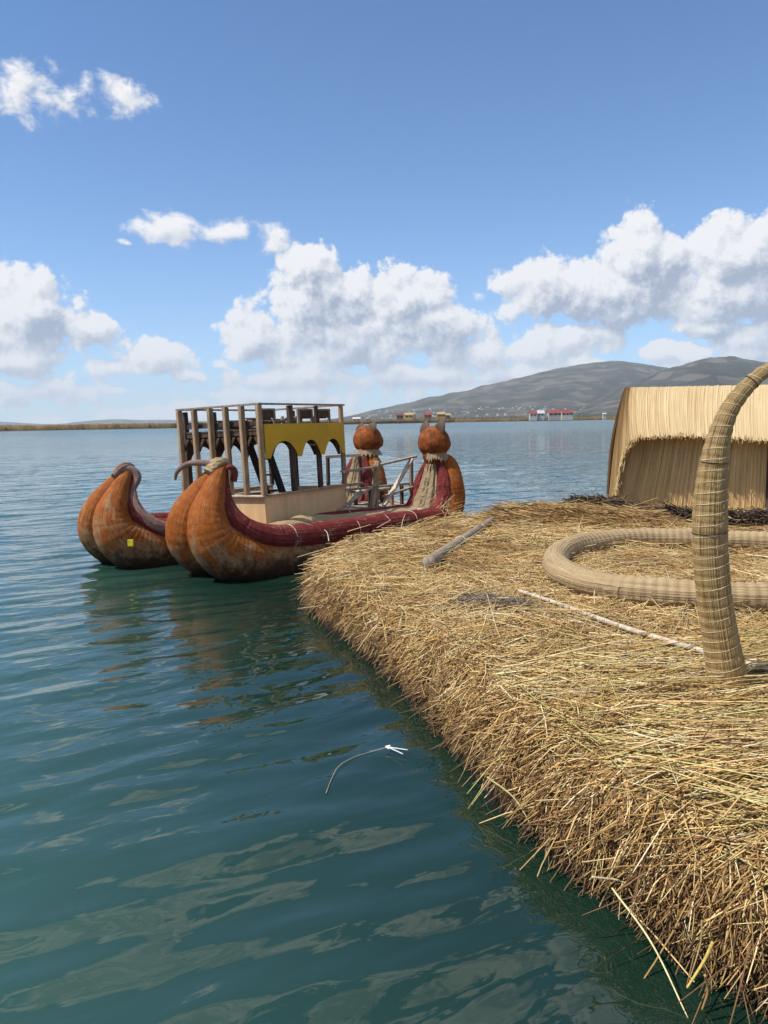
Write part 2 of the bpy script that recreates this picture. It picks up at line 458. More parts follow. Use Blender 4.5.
def m_painted(name, paint, paint2, worn, wear=0.5, low_dark=True, seed=0.0):
    """painted reed bundle, paint rubbed off in streaks, weed-dark at the waterline"""
    m, t = mat(name)
    uv = t.n('ShaderNodeUVMap').outputs[0]
    g = t.n('ShaderNodeNewGeometry'); pos = g.outputs['Position']
    fib = t.noise(t.v('MULTIPLY', uv, (3.0, 150, 1)), 1.0, 3, 0.6)
    band = t.noise(t.v('MULTIPLY', uv, (26.0, 4, 1)), 1.0, 3, 0.6)
    big = t.noise(t.v('ADD', t.v('MULTIPLY', uv, (2.6, 6.0, 1)), (seed, sum(paint) * 9, 0)), 1.0, 5, 0.66, 0.3)
    blot = t.noise(t.v('ADD', pos, (seed, 3, 0)), 9.0, 4, 0.6)
    z = t.n('ShaderNodeSeparateXYZ', Vector=pos).outputs[2]
    c = t.mix(t.ss(blot.outputs[0], 0.3, 0.7), paint, paint2)
    c = t.mix(t.ss(fib.outputs[0], 0.35, 0.6, 0.28, 0.0), c, tuple(x * 0.5 for x in paint2))
    streak = t.m('ADD', t.m('MULTIPLY', fib.outputs[0], 0.42), t.m('ADD', t.m('MULTIPLY', big.outputs[0], 0.75), t.m('MULTIPLY', band.outputs[0], 0.3)))
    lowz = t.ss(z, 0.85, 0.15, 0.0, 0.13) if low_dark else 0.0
    ws = t.m('ADD', streak, lowz)
    c = t.mix(t.m('MULTIPLY', t.ss(ws, 0.86 - 0.16 * wear, 0.98 - 0.16 * wear), 0.85), c, t.mix(fib.outputs[0], tuple(x * 0.45 for x in worn), worn))
    fl = t.noise(t.v('MULTIPLY', uv, (34, 46, 1)), 1.0, 4, 0.7)
    c = t.mix(t.m('MULTIPLY', t.ss(t.m('ADD', fl.outputs[0], t.m('MULTIPLY', t.m('SUBTRACT', big.outputs[0], .5), .5)), .60, .70), .75), c, tuple(x * 1.1 for x in worn))
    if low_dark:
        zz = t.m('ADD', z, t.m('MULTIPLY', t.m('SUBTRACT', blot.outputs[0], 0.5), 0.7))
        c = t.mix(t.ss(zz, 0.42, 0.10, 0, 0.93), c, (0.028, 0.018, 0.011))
    h = t.m('ADD', t.m('MULTIPLY', fib.outputs[0], 0.7), t.m('MULTIPLY', band.outputs[0], 0.4))
    out(t, principled(t, c, 0.7, bump(t, h, 1.0, 0.016), Specular_IOR_Level=0.2)); return m

def m_wood(name, light, dark, scale=1.0, rough=0.75):
    m, t = mat(name)
    tc = t.n('ShaderNodeTexCoord').outputs['Object']
    n1 = t.noise(t.v('MULTIPLY', tc, (14 * scale, 14 * scale, 2.0 * scale)), 1.0, 4, 0.6, 0.4)
    n2 = t.noise(tc, 2.5 * scale, 4, 0.6)
    c = t.mix(t.ss(n1.outputs[0], 0.3, 0.7), dark, light)
    c = t.mix(t.ss(n2.outputs[0], 0.5, 0.75, 0, 0.45), c, tuple(x * 0.5 for x in dark))
    out(t, principled(t, c, rough, bump(t, n1.outputs[0], 0.4, 0.004), Specular_IOR_Level=0.25)); return m

def m_plain(name, col, rough=0.7, var=0.25, scale=12.0):
    m, t = mat(name)
    tc = t.n('ShaderNodeTexCoord').outputs['Object']
    n = t.noise(tc, scale, 4, 0.6)
    c = t.mix(t.ss(n.outputs[0], 0.3, 0.7), tuple(x * (1 - var) for x in col), tuple(min(1, x * (1 + var)) for x in col))
    out(t, principled(t, c, rough, Specular_IOR_Level=0.3)); return m

MAT = {}
MAT['straw'] = m_tint('straw_stalks')
MAT['reed_pale'] = m_reed('reed_bundle', (0.40, 0.275, 0.125), (0.31, 0.20, 0.08), (0.16, 0.095, 0.036), 300)
MAT['reed_grey'] = m_reed('reed_bundle_grey', (0.42, 0.31, 0.175), (0.34, 0.24, 0.125), (0.19, 0.125, 0.06), 300, stain=(0.26, 0.185, 0.11), stain_amt=0.6)
MAT['ear'] = m_reed('ear_reed', (0.13, 0.075, 0.042), (0.08, 0.045, 0.026), (0.035, 0.02, 0.012), 200)
MAT['belly'] = m_reed('belly_reed', (0.36, 0.27, 0.16), (0.25, 0.18, 0.10), (0.10, 0.065, 0.035), 220, stain=(.16, .11, .07), stain_amt=.6)
MAT['thatch'] = m_reed('thatch_mat', (0.62, 0.48, 0.28), (0.50, 0.365, 0.19), (0.25, 0.16, 0.07), 300, 0.8)
MAT['thatch_wall'] = m_reed('thatch_wall', (0.74, 0.53, 0.27), (0.62, 0.41, 0.18), (0.36, 0.21, 0.08), 230, 0.8, stain=(0.40, 0.27, 0.14), stain_amt=0.4)
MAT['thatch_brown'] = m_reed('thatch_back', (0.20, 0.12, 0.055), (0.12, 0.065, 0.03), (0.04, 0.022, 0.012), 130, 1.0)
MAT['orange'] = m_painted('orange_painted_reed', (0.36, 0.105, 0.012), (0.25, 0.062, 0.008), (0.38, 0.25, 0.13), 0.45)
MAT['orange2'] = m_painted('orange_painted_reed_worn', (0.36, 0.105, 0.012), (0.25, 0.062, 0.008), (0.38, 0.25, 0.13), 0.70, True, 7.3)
MAT['orange_dry'] = m_painted('orange_painted_head', (0.33, 0.085, 0.012), (0.10, 0.028, 0.008), (0.26, 0.18, 0.10), 0.25, False, 2.2)
MAT['red'] = m_painted('red_painted_reed', (0.21, 0.030, 0.026), (0.13, 0.018, 0.016), (0.33, 0.20, 0.13), 0.45, False, 1.0)
MAT['greyred'] = m_painted('faded_red_reed', (0.27, 0.17, 0.14), (0.20, 0.10, 0.085), (0.33, 0.26, 0.2), 0.8, False, 4.0)
MAT['string'] = m_plain('pale_string', (0.66, 0.58, 0.42), 0.8)
MAT['string_dull'] = m_plain('dull_string', (0.48, 0.38, 0.24), 0.8)
MAT['white_string'] = m_plain('white_string', (0.80, 0.79, 0.74), 0.7, 0.1)
MAT['wood'] = m_wood('sawn_timber', (0.42, 0.29, 0.18), (0.24, 0.15, 0.085))
MAT['wood_grey'] = m_wood('weathered_timber', (0.36, 0.30, 0.235), (0.19, 0.145, 0.11))
MAT['pole'] = m_wood('grey_pole', (0.34, 0.27, 0.20), (0.16, 0.12, 0.085), 3.0)
MAT['wood_dark'] = m_wood('dark_timber', (0.11, 0.070, 0.048), (0.045, 0.027, 0.02))
MAT['wood_light'] = m_wood('bleached_timber', (0.58, 0.50, 0.40), (0.38, 0.31, 0.23))
MAT['ply'] = m_wood('plywood', (0.70, 0.48, 0.26), (0.58, 0.375, 0.19), 0.35, 0.6)
MAT['mustard'] = m_plain('mustard_paint', (0.52, 0.30, 0.008), 0.55, 0.10, 2.0)
MAT['black'] = m_plain('black_board', (0.018, 0.016, 0.015), 0.6)

# ------------------------------------------------------------------ water
def build_water():
    m, t = mat('lake_water')
    g = t.n('ShaderNodeNewGeometry'); pos = g.outputs['Position']
    dist = t.v('LENGTH', pos)
    ca, sa = math.cos(R(30)), math.sin(R(30))
    al = t.v('DOT_PRODUCT', pos, (ca, sa, 0)); ac = t.v('DOT_PRODUCT', pos, (-sa, ca, 0))
    pv = t.n('ShaderNodeCombineXYZ', X=t.m('MULTIPLY', al, 0.42), Y=ac).outputs[0]
    far = t.ss(dist, 9.0, 40.0)
    a = t.noise(pv, 3.4, 2, 0.45, 0.3)
    b = t.noise(pv, 8.0, 2, 0.5, 0.4)
    c = t.noise(pv, 0.8, 3, 0.55, 0.2)
    h = t.m('MULTIPLY', a.outputs[0], t.m('ADD', t.ss(dist, 3.5, 9.0, 0.012, 0.026), t.m('MULTIPLY', far, 0.06)))
    h = t.m('ADD', h, t.m('MULTIPLY', b.outputs[0], t.m('ADD', t.ss(dist, 3.5, 9.0, 0.0016, 0.0055), t.m('MULTIPLY', far, 0.010))))
    h = t.m('ADD', h, t.m('MULTIPLY', c.outputs[0], t.m('MULTIPLY', far, 0.34)))
    nrm = bump(t, h, 1.0, 1.0)
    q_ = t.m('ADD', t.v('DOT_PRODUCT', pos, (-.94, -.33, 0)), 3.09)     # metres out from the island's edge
    opn = t.m('MAXIMUM', t.ss(q_, 0.9, 5.2), t.ss(dist, 14.0, 26.0))    # paints the bank's dark reflection over reed roots, pale sky reflection further out
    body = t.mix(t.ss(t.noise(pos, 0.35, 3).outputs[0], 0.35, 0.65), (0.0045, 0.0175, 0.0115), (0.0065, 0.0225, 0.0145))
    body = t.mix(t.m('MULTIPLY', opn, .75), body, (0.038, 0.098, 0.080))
    rough = t.ss(dist, 20.0, 220.0, 0.02, 0.20)       # wind ripples too small to model, out of the island's lee
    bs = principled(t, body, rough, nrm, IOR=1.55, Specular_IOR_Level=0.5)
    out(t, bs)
    # one sheet: polar grid, fine within the view, really waved near by, reaching far out
    ang = np.concatenate([np.linspace(-180, -48, 34, endpoint=False), np.linspace(-48, 48, 560, endpoint=False), np.linspace(48, 180, 34, endpoint=False)])
    ang = np.radians(ang)
    rad = np.concatenate([[0.35, 0.7], 1.0 * np.exp(np.linspace(0, math.log(110), 760)), 110 * np.exp(np.linspace(math.log(1.3), math.log(13500 / 110), 24))])
    A, Q = np.meshgrid(ang, rad)
    X, Y = Q * np.sin(A), Q * np.cos(A)
    Z = np.zeros_like(X)
    r_ = np.random.default_rng(21)
    main = R(-60)                                   # the small swell runs towards the viewer's right
    for k in range(54):
        lam = 0.17 * (9.0 ** r_.random())
        th = main + r_.normal(0, 0.30)
        slope = 0.0120 * r_.uniform(.5, 1.3) * (1.25 if .22 < lam < .75 else .68)
        kk = 2 * math.pi / lam; amp = slope / kk
        if lam < .32: amp *= .25 + .75 * np.clip((Q - 4) / 4, 0, 1)
        ph = r_.uniform(0, 6.28)
        lim = lam * 42
        ph2 = 0.9 * np.sin(0.35 * X + k) + 0.8 * np.sin(0.31 * Y + 1.7 * k)
        gust = 1 + .75 * np.clip((Q - 7) / 12, 0, 1)      # livelier away from the lee of the island
        Z += amp * gust * np.sin(kk * (X * math.cos(th) + Y * math.sin(th)) + ph + ph2) * np.clip((lim - Q) / (lim * 0.4), 0, 1)
    Z *= np.clip((105 - Q) / 40, 0, 1) * np.clip((R(48) - np.abs(A)) / R(4), 0, 1)
    nr, na = X.shape
    V = np.stack([X, Y, Z], -1).reshape(-1, 3)
    i = np.arange(nr - 1)[:, None] * na; j = np.arange(na)[None, :]; j2 = (j + 1) % na
    F = np.stack([i + j, i + j2, i + na + j2, i + na + j], -1).reshape(-1, 4)[:, ::-1]
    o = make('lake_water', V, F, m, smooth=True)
    tag(o, kind='structure')
    # bed just below so that the sheet has a bottom at the centre
build_water()

# ------------------------------------------------------------------ reed island
ZI = 0.60
OUT = [(-1.02, 9.35), (-0.86, 8.65), (-0.47, 7.75), (-0.14, 6.85), (0.13, 6.09), (0.36, 5.2), (0.58, 4.42), (0.82, 3.60), (1.08, 3.05),
       (1.34, 2.66), (1.7, 2.3), (2.6, 1.9), (4.2, 1.7), (7.0, 1.5), (11.0, 1.8), (11.8, 6), (11.5, 12.2), (10.2, 15.6), (6.5, 15.9), (4.6, 14.9), (3.2, 14.55), (2.1, 13.85),
       (1.1, 12.85), (0.3, 11.9), (-0.35, 11.1), (-0.75, 10.4), (-0.98, 9.9)]
OUTP = np.array(OUT)
def signed(x, y, poly=OUTP):
    x = np.asarray(x, float); y = np.asarray(y, float)
    dmin = np.full(x.shape, 1e9); inside = np.zeros(x.shape, bool)
    n = len(poly)
    for i in range(n):
        ax, ay = poly[i]; bx, by = poly[(i + 1) % n]
        ex, ey = bx - ax, by - ay
        tt = np.clip(((x - ax) * ex + (y - ay) * ey) / (ex * ex + ey * ey), 0, 1)
        dmin = np.minimum(dmin, np.hypot(x - ax - ex * tt, y - ay - ey * tt))
        c = ((ay > y) != (by > y)) & (x < (bx - ax) * (y - ay) / (by - ay + 1e-12) + ax)
        inside ^= c
    return np.where(inside, dmin, -dmin)
def surf(x, y, d=None):
    if d is None: d = signed(x, y)
    n = fbm(x * 0.9, y * 0.9, 11, 3) * 0.10 + fbm(x * 3.5, y * 3.5, 31, 3) * 0.07
    dd = d + 0.20 * fbm(x * 2.6, y * 2.6, 5, 4)
    e = np.clip(dd / 0.30, 0, 1)
    prof = 1 - (1 - e) ** 2.6
    n = n - .05 * np.exp(-((x - 2.04) ** 2 + (y - 4.35) ** 2) / .3)
    sag = 0.10 * np.exp(-((d) / 0.55) ** 2)
    return np.where(dd <= 0, -0.35 + np.clip(dd + 0.25, 0, .25) * 1.4, prof * (ZI - .035 + n) - sag * prof * 0.8)

def build_island():
    m, t = mat('matted_reed_ground')
    g = t.n('ShaderNodeNewGeometry'); pos = g.outputs['Position']
    z = t.n('ShaderNodeSeparateXYZ', Vector=pos).outputs[2]
    a = t.noise(t.v('MULTIPLY', pos, (14, 70, 40)), 1.0, 3, 0.6, 1.5)
    b = t.noise(t.v('MULTIPLY', pos, (60, 18, 40)), 1.0, 3, 0.6, 1.5)
    big = t.noise(pos, 1.6, 4, 0.6)
    f = t.mix(t.ss(big.outputs[0], 0.45, 0.55), a.outputs[0], b.outputs[0])
    c = t.ramp(f, [(0.3, (0.05, 0.028, 0.012)), (0.5, (0.20, 0.125, 0.05)), (0.7, (0.40, 0.28, 0.12))])
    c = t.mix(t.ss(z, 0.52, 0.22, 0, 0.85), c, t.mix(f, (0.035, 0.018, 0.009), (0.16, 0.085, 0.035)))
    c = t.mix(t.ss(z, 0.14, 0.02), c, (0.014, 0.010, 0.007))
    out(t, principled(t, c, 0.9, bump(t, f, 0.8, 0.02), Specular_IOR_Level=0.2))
    xs = np.concatenate([np.arange(-1.5, 4.0, 0.035), np.arange(4.0, 12.4, 0.09)])
    ys = np.concatenate([np.arange(1.0, 7, 0.035), np.arange(7, 16.6, 0.06)])
    X, Y = np.meshgrid(xs, ys)
    Z = surf(X, Y)
    V = np.stack([X, Y, Z], -1).reshape(-1, 3)
    nr, na = X.shape
    i = np.arange(nr - 1)[:, None] * na; j = np.arange(na - 1)[None, :]
    F = np.stack([i + j, i + j + 1, i + na + j + 1, i + na + j], -1).reshape(-1, 4)
    keep = (V[F, 2] > -0.34).any(1); F = F[keep]
    used = np.unique(F); remap = np.zeros(len(V), int); remap[used] = np.arange(len(used))
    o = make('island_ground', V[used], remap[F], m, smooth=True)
    tag(o, kind='structure')
build_island()

PAL = np.array([(0.75, 0.55, 0.265), (0.68, 0.46, 0.185), (0.54, 0.33, 0.11), (0.34, 0.19, 0.065), (0.82, 0.69, 0.42), (0.20, 0.10, 0.036), (0.56, 0.49, 0.18)])
def pick(n, p):
    c = PAL[rng.choice(len(PAL), n, p=np.array(p) / np.sum(p))]
    return c * rng.uniform(0.8, 1.15, (n, 1))

def straw_layer():
    """loose straw over the island top, denser where it is seen close by"""
    VV, FF, CC = [], [], []; base = 0
    def add(V, F, C):
        nonlocal base
        VV.append(V); FF.append(F + base); CC.append(C); base += len(V)
    zones = [((0.2, 5.0), (2.2, 5.4), 36000, 1.0), ((-0.8, 6.5), (5.2, 9.0), 44000, 1.2), ((-1.0, 9.0), (8.8, 14.8), 36000, 1.7), ((4.5, 11.0), (2.0, 9), 6000, 1.6)]
    for (x0, x1), (y0, y1), n, sc in zones:
        x = rng.uniform(x0, x1, n); y = rng.uniform(y0, y1, n)
        d = signed(x, y); k = d > 0.03
        x, y, d = x[k], y[k], d[k]; n = len(x)
        # lying direction: clumps thrown down in different directions
        fld = fbm(x * 0.55, y * 0.55, 77, 2) * 7.0 + 0.15
        near = np.clip((5.6 - y) / 1.6, 0, 1)
        nc = n // 16; ci = rng.integers(0, nc, n); hand = rng.random(n) < .68
        cx, cyy, cth = x[:nc], y[:nc], rng.normal(0, 1.05, nc)
        x = np.where(hand, cx[ci] + rng.normal(0, .10, n) * sc, x); y = np.where(hand, cyy[ci] + rng.normal(0, .07, n) * sc, y)
        d = signed(x, y); ok_ = d > 0.03
        x, y, d, fld, near, hand, ci = x[ok_], y[ok_], d[ok_], fld[ok_], near[ok_], hand[ok_], ci[ok_]; n = len(x)
        th = fld * (1 - 0.8 * near) + np.where(hand, cth[ci] * (1 - .62 * near) + rng.normal(0, .16, n), rng.normal(0, 1, n) * (1.0 - 0.55 * near)) - 0.12 * near
        tone = np.where(hand, rng.uniform(.72, 1.18, nc)[ci], 1.0); rise = np.where(hand, rng.gamma(1.2, .016, nc)[ci], 0)
        pitch = rng.normal(0.02, 0.12, n)
        L = rng.gamma(5, 0.055, n) * sc ** 0.5 * (1 + 0.75 * near)
        w = rng.uniform(0.0032, 0.0064, n) * sc * (1 + 0.38 * near)
        D = np.stack([np.cos(th) * np.cos(pitch), np.sin(th) * np.cos(pitch), np.sin(pitch)], -1)
        z0 = surf(x, y, d); x2, y2 = x + D[:, 0] * L, y + D[:, 1] * L
        d2 = signed(x2, y2); L = np.where(d2 < -.06 - .08 * near, .07, L); x2, y2 = x + D[:, 0] * L, y + D[:, 1] * L; d2 = signed(x2, y2); z1 = np.where(d2 > 0.02, surf(x2, y2, d2), z0 - 0.05)
        lift = rng.gamma(1.6, 0.012, n) * sc + rise
        D[:, 2] = (z1 - z0) / L + rng.normal(0, 0.09, n)
        bend = np.stack([-D[:, 1], D[:, 0], -0.3 * np.abs(rng.normal(0, 1, n))], -1) * (rng.normal(0, 0.08, n) * L)[:, None]
        p = fbm(x * 1.1, y * 1.1, 91, 3)
        col = pick(n, (3, 3.2, 2.2, 1.0, 1.7, .5, .5))
        dark = pick(n, (1, 2.0, 2.6, 2.4, .4, 1.6, .4))
        col = np.where((p + rng.normal(0, .08, n) < -0.07)[:, None], dark, col)
        gr = pick(n, (2.2, 1.6, 1, .3, 1.8, .2, 3.2))
        col = np.where((rng.random(n) < near * 0.75)[:, None], gr, col)
        col = col * tone[:, None]
        edge = (d < 0.20) & (rng.random(n) < 0.45)
        col = np.where(edge[:, None], dark, col)
        add(*blades(np.stack([x, y, z0 + lift], -1), D, L, w, bend, col))
    return np.concatenate(VV), np.concatenate(FF), np.concatenate(CC)
V, F, C = straw_layer()
o = make('loose_straw', V, F, MAT['straw'], colors=C); tag(o, kind='stuff')

def fringe():
    """stalk ends hanging over the island's cut edge"""
    VV, FF, CC = [], [], []; base = 0
    n_edge = len(OUT)
    segs = list(range(0, 10)) + list(range(n_edge - 7, n_edge))
    for i in segs:
        a, b = OUTP[i], OUTP[(i + 1) % n_edge]; e = b - a; ln = np.linalg.norm(e)
        nrm = np.array([e[1], -e[0]]) / ln
        if signed((a[0] + b[0]) / 2 + nrm[0] * .05, (a[1] + b[1]) / 2 + nrm[1] * .05) > 0: nrm = -nrm
        mid = (a + b) / 2
        near = np.clip((6.5 - mid[1]) / 4.0, 0, 1)
        dens = 2700 + 1000 * near
        n = int(ln * dens)
        tt = rng.random(n); inn = 0.02 + rng.uniform(0.0, 0.36, n)
        x = a[0] + e[0] * tt - nrm[0] * inn; y = a[1] + e[1] * tt - nrm[1] * inn
        d = signed(x, y); z = surf(x, y, d)
        z = np.where(d > 0.0, z, rng.uniform(0, .3, n))
        # body of the side: stubby ends at every height
        side = rng.random(n) < 0.62
        inn2 = rng.uniform(0.02, 0.16, n)
        x = np.where(side, a[0] + e[0] * tt - nrm[0] * inn2, x); y = np.where(side, a[1] + e[1] * tt - nrm[1] * inn2, y)
        d = signed(x, y); z = np.where(side, surf(x, y, d) * rng.uniform(.75, 1.0, n), z)
        az = np.arctan2(nrm[1], nrm[0]) + rng.normal(0, 0.95, n)
        pit = np.where(side, rng.normal(-0.75, 0.55, n), rng.normal(-0.60, 0.45, n))
        L = np.where(side, rng.gamma(3, 0.020, n), rng.gamma(3, 0.033, n)) * (1 + 0.25 * near)
        long_ = rng.random(n) < .045 * near; L = np.where(long_, L * 2.4, L); L = np.minimum(L, 0.42)
        w = rng.uniform(0.0034, 0.0070, n) * (1.4 - 0.2 * near)
        D = np.stack([np.cos(az) * np.cos(pit), np.sin(az) * np.cos(pit), np.sin(pit)], -1)
        bend = np.stack([rng.normal(0, .03, n), rng.normal(0, .03, n), -np.abs(rng.normal(0, 0.25, n)) * L], -1)
        c1 = pick(n, (2, 2.6, 2.8, 2.2, 1.0, 1.2, .2)); c2 = pick(n, (.3, .7, 1.6, 3.4, .1, 4.2, .0)) * .85
        dk = (rng.random(n) < 1.18 - 1.25 * (z - 0.12)) & (side | (rng.random(n) < .45))
        col = np.where(dk[:, None], c2, c1)
        wet = np.clip((0.20 - z + rng.normal(0, .03, n)) / 0.14, 0, 1) * 0.88
        col = col * (1 - wet[:, None])
        V, F, C = blades(np.stack([x, y, z], -1), D, L, w, bend, col)
        VV.append(V); FF.append(F + base); CC.append(C); base += len(V)
    return np.concatenate(VV), np.concatenate(FF), np.concatenate(CC)
V, F, C = fringe()
o = make('hanging_straw_fringe', V, F, MAT['straw'], colors=C); tag(o, kind='stuff')

# long single stalks trailing into the water at the near edge
def stalk(label, a, b, r, colour, sag=0.03, group=None):
    a, b = Vector(a), Vector(b)
    mid = (a + b) / 2 + Vector((0.02, 0.01, sag))
    V, F, UV, info = tube([a, mid, b], [r, r * .95, r * .6], 24, 7, 0, 0)
    o = make('reed_stalk', V, F, m_plain('stalk_' + label[:6], colour, 0.6, 0.2, 30), smooth=True, uv=UV)
    tag(o, label, 'reed stalk', 'long reed stalks hanging off the island edge')
S = lambda px, py, z: at_z(px, py, z)
stalk('longest pale reed stalk slanting from the island edge far down into the dark water', S(612, 888, .22), S(688, 1018, .0), .0042, (.62, .54, .27), .015)
stalk('pale green reed stalk bent over the edge above dark water', S(487, 777, .28), S(536, 834, .05), .0042, (.50, .45, .22), .03)
stalk('flat lying straw stalk crossing the top of the longest stalk', S(592, 877, .2), S(640, 892, .12), .0045, (.6, .5, .28), .01)
stalk('short reddish reed stalk hanging straight down near the bottom right corner', S(705, 975, .2), S(702, 1010, .05), .005, (.36, .19, .07), .0)
stalk('yellow reed stalk pair end dangling beside the reddish stalk', S(713, 942, .28), S(687, 988, .12), .0065, (.55, .38, .10), .01)
stalk('thin brown reed stalk hanging left of the yellow dangling stalk', S(702, 920, .3), S(690, 978, .1), .0035, (.33, .22, .09), .01)

# ------------------------------------------------------------------ poles, twigs, heaps lying on the island
def ground_z(x, y): return float(surf(np.array([x]), np.array([y]))[0])
def lay(px, py, dz): 
    p = at_z(px, py, ZI); p.z = ground_z(p.x, p.y) + dz; return p
def build_pole():
    a, b = at_z(428, 565, .66), at_z(509, 510, .66)
    a.z = ground_z(a.x, a.y) + .115; b.z = ground_z(b.x, b.y) + .13
    root = empty('wooden_pole', a, 'thick weathered grey pole with a string tie lying on the straw', 'pole')
    V, F, UV, info = tube([a, a.lerp(b, .3), a.lerp(b, .6), b], [.074, .066, .058, .042], 60, 20, .0006, .0008)
    make('shaft', V, F, MAT['pole'], root, smooth=True, uv=UV)
    info = (info[0], info[1], *info[2:])
    tie_each('string_tie', info, 1.4, .006, 1.5, .004, MAT['string'], root)
build_pole()
def build_thin_pole():
    pts = [lay(x, y, .10) for x, y in ((519, 597), (560, 611), (620, 632), (690, 654), (772, 678))]
    V, F, UV, info = tube(pts, [.016, .019, .020, .020, .019], 80, 10, .0008, .001)
    o = make('thin_pole', V, F, MAT['wood_light'], smooth=True, uv=UV)
    tag(o, 'thin bleached white stick half buried in the straw in front of the reed ring', 'stick')
build_thin_pole()

def heap(name, label, cat, pts, n, L, w, th, spread, height, pal, rad):
    """heap of reeds strewn along a line of points"""
    P = np.array(pts); tt = rng.uniform(0, len(P) - 1.001, n); i = tt.astype(int); f = (tt - i)[:, None]
    c = P[i] * (1 - f) + P[i + 1] * f
    off = np.clip(rng.normal(0, 0.5, (n, 2)), -1, 1) * rad
    x, y = c[:, 0] + off[:, 0], c[:, 1] + off[:, 1]
    rr = np.clip(1 - np.hypot(off[:, 0], off[:, 1]) / (max(rad) * 1.05), 0, 1)
    z = surf(x, y) + height * rr ** 0.7 * np.sqrt(rng.random(n)) + .01
    az = th + rng.normal(0, spread, n); pit = rng.normal(0, 0.10 + spread * .15, n)
    D = np.stack([np.cos(az) * np.cos(pit), np.sin(az) * np.cos(pit), np.sin(pit)], -1)
    Ls = L * rng.uniform(.5, 1.3, n); ws = w * rng.uniform(.7, 1.3, n)
    bend = np.stack([rng.normal(0, .05, n), rng.normal(0, .05, n), -np.abs(rng.normal(0, .10, n))], -1) * Ls[:, None] * 1.2
    col = pick(n, (1,) * 7) * 0 + np.array(pal)[rng.integers(0, len(pal), n)] * rng.uniform(.7, 1.25, (n, 1))
    p0 = np.stack([x, y, z], -1) - D * (Ls / 2)[:, None]
    V, F, C = blades(p0, D, Ls, ws, bend, col)
    o = make(name, V, F, MAT['straw'], colors=C); tag(o, label, cat); return o
def gp(px, py): p = at_z(px, py, ZI); return (p.x, p.y)
heap('reed_heap', 'long golden heap of combed reeds lying in front of the hut', 'reed heap', [gp(520, 524), gp(560, 523), gp(600, 525), gp(645, 527)], 7500, .75, .010, -0.12, .24, .34,
     [(.50, .33, .13), (.42, .26, .09), (.36, .19, .065), (.56, .41, .19), (.28, .14, .05)], (.35, .42))
heap('dark_reed_heap', 'black rotting reed heap piled along the foot of the thatched hut', 'reed heap', [gp(575, 510), gp(605, 511), gp(640, 520), gp(700, 525), gp(768, 528), gp(860, 534)], 7000, .33, .014, -0.3, 1.1, .30,
     [(.035, .024, .017), (.055, .038, .026), (.02, .014, .011), (.16, .11, .07), (.08, .055, .035)], (.22, .24))
heap('twig_heap', 'small grey tangle of dead root twigs on the straw', 'twigs', [gp(470, 600), gp(500, 606), gp(530, 612)], 2300, .20, .0042, 0.1, 1.2, .13,
     [(.19, .145, .10), (.28, .22, .165), (.10, .075, .055), (.40, .32, .22)], (.34, .34))

# ------------------------------------------------------------------ reed ring and reed horn
def build_ring():
    zc = .125
    pts = [lay(x, y, 0) for x, y in ((880, 566), (830, 556), (768, 552), (700, 549), (640, 548), (596, 552), (563, 562), (556, 578), (580, 594), (625, 604), (700, 610), (768, 613), (840, 611))]
    pts = [Vector((p.x, p.y, ZI + zc + .0)) for p in pts]
    c = sum(pts, Vector()) / len(pts)
    root = empty('reed_ring', Vector((c.x, c.y, ZI)), 'thick reed bundle bent into a loop on the straw, tied all round', 'reed bundle')
    V, F, UV, info = tube(pts, [.112, .114, .116, .118, .12, .124, .127, .127, .126, .125, .124, .124, .12], 520, 100, .0014, .003, pinch=(.084, .008, .022), seed=5)
    make('bundle', V, F, MAT['reed_grey'], root, uv=UV)
    V, F = helix(info, .084, .0016, .000, seed=8)
    make('binding_string', V, F, MAT['string_dull'], root, smooth=True)
build_ring()

def build_horn():
    Y = 4.43
    px = [(729, 696, 20.5), (727, 678, 19.5), (721, 640, 17.6), (715, 600, 16.7), (711, 560, 16.6), (710, 520, 16.4), (712, 480, 14.2), (717, 445, 11.2), (727, 414, 9.2), (742, 392, 7.8), (761, 374, 6.6), (782, 362, 5.8), (803, 356, 5)]
    pts = [at_y(x, y, Y - .012 * i) for i, (x, y, r) in enumerate(px)]
    rad = [r / FPX * Y for _, _, r in px]
    b = pts[0].copy(); b.z = ZI
    root = empty('reed_horn', b, 'tall curved reed horn standing upright on the island, bound with pale string', 'reed horn')
    V, F, UV, info = tube(pts, rad, 300, 130, .0016, .0035, seed=12, pinch=(.062, .0035, .012))
    make('bundle', V, F, MAT['reed_pale'], root, uv=UV)
    V, F = helix(info, .062, .0013, .0012, seed=4)
    make('binding_string', V, F, MAT['string'], root, smooth=True)
    tie_each('dark_band', info, .47, .0030, 1.02, .001, MAT['black'], root, 9)
    # frayed skirt at the foot
    n = 900; i = rng.integers(0, 30, n); th = rng.uniform(0, 6.28, n)
    P, rr, T, A, B, L = info
    Rv = A[i] * np.cos(th)[:, None] + B[i] * np.sin(th)[:, None]
    p0 = P[i] + Rv * (rr[i] * .99)[:, None]; D = T[i] * -1 + Rv * rng.uniform(.0, .22, n)[:, None] + rng.normal(0, .06, (n, 3))
    V, F, C = blades(p0, D, rng.uniform(.05, .16, n), np.full(n, .004), rng.normal(0, .008, (n, 3)), pick(n, (2, 3, 2.5, 1, 1, .5, .2)) * .8)
    make('frayed_foot', V, F, MAT['straw'], root, colors=C)
build_horn()

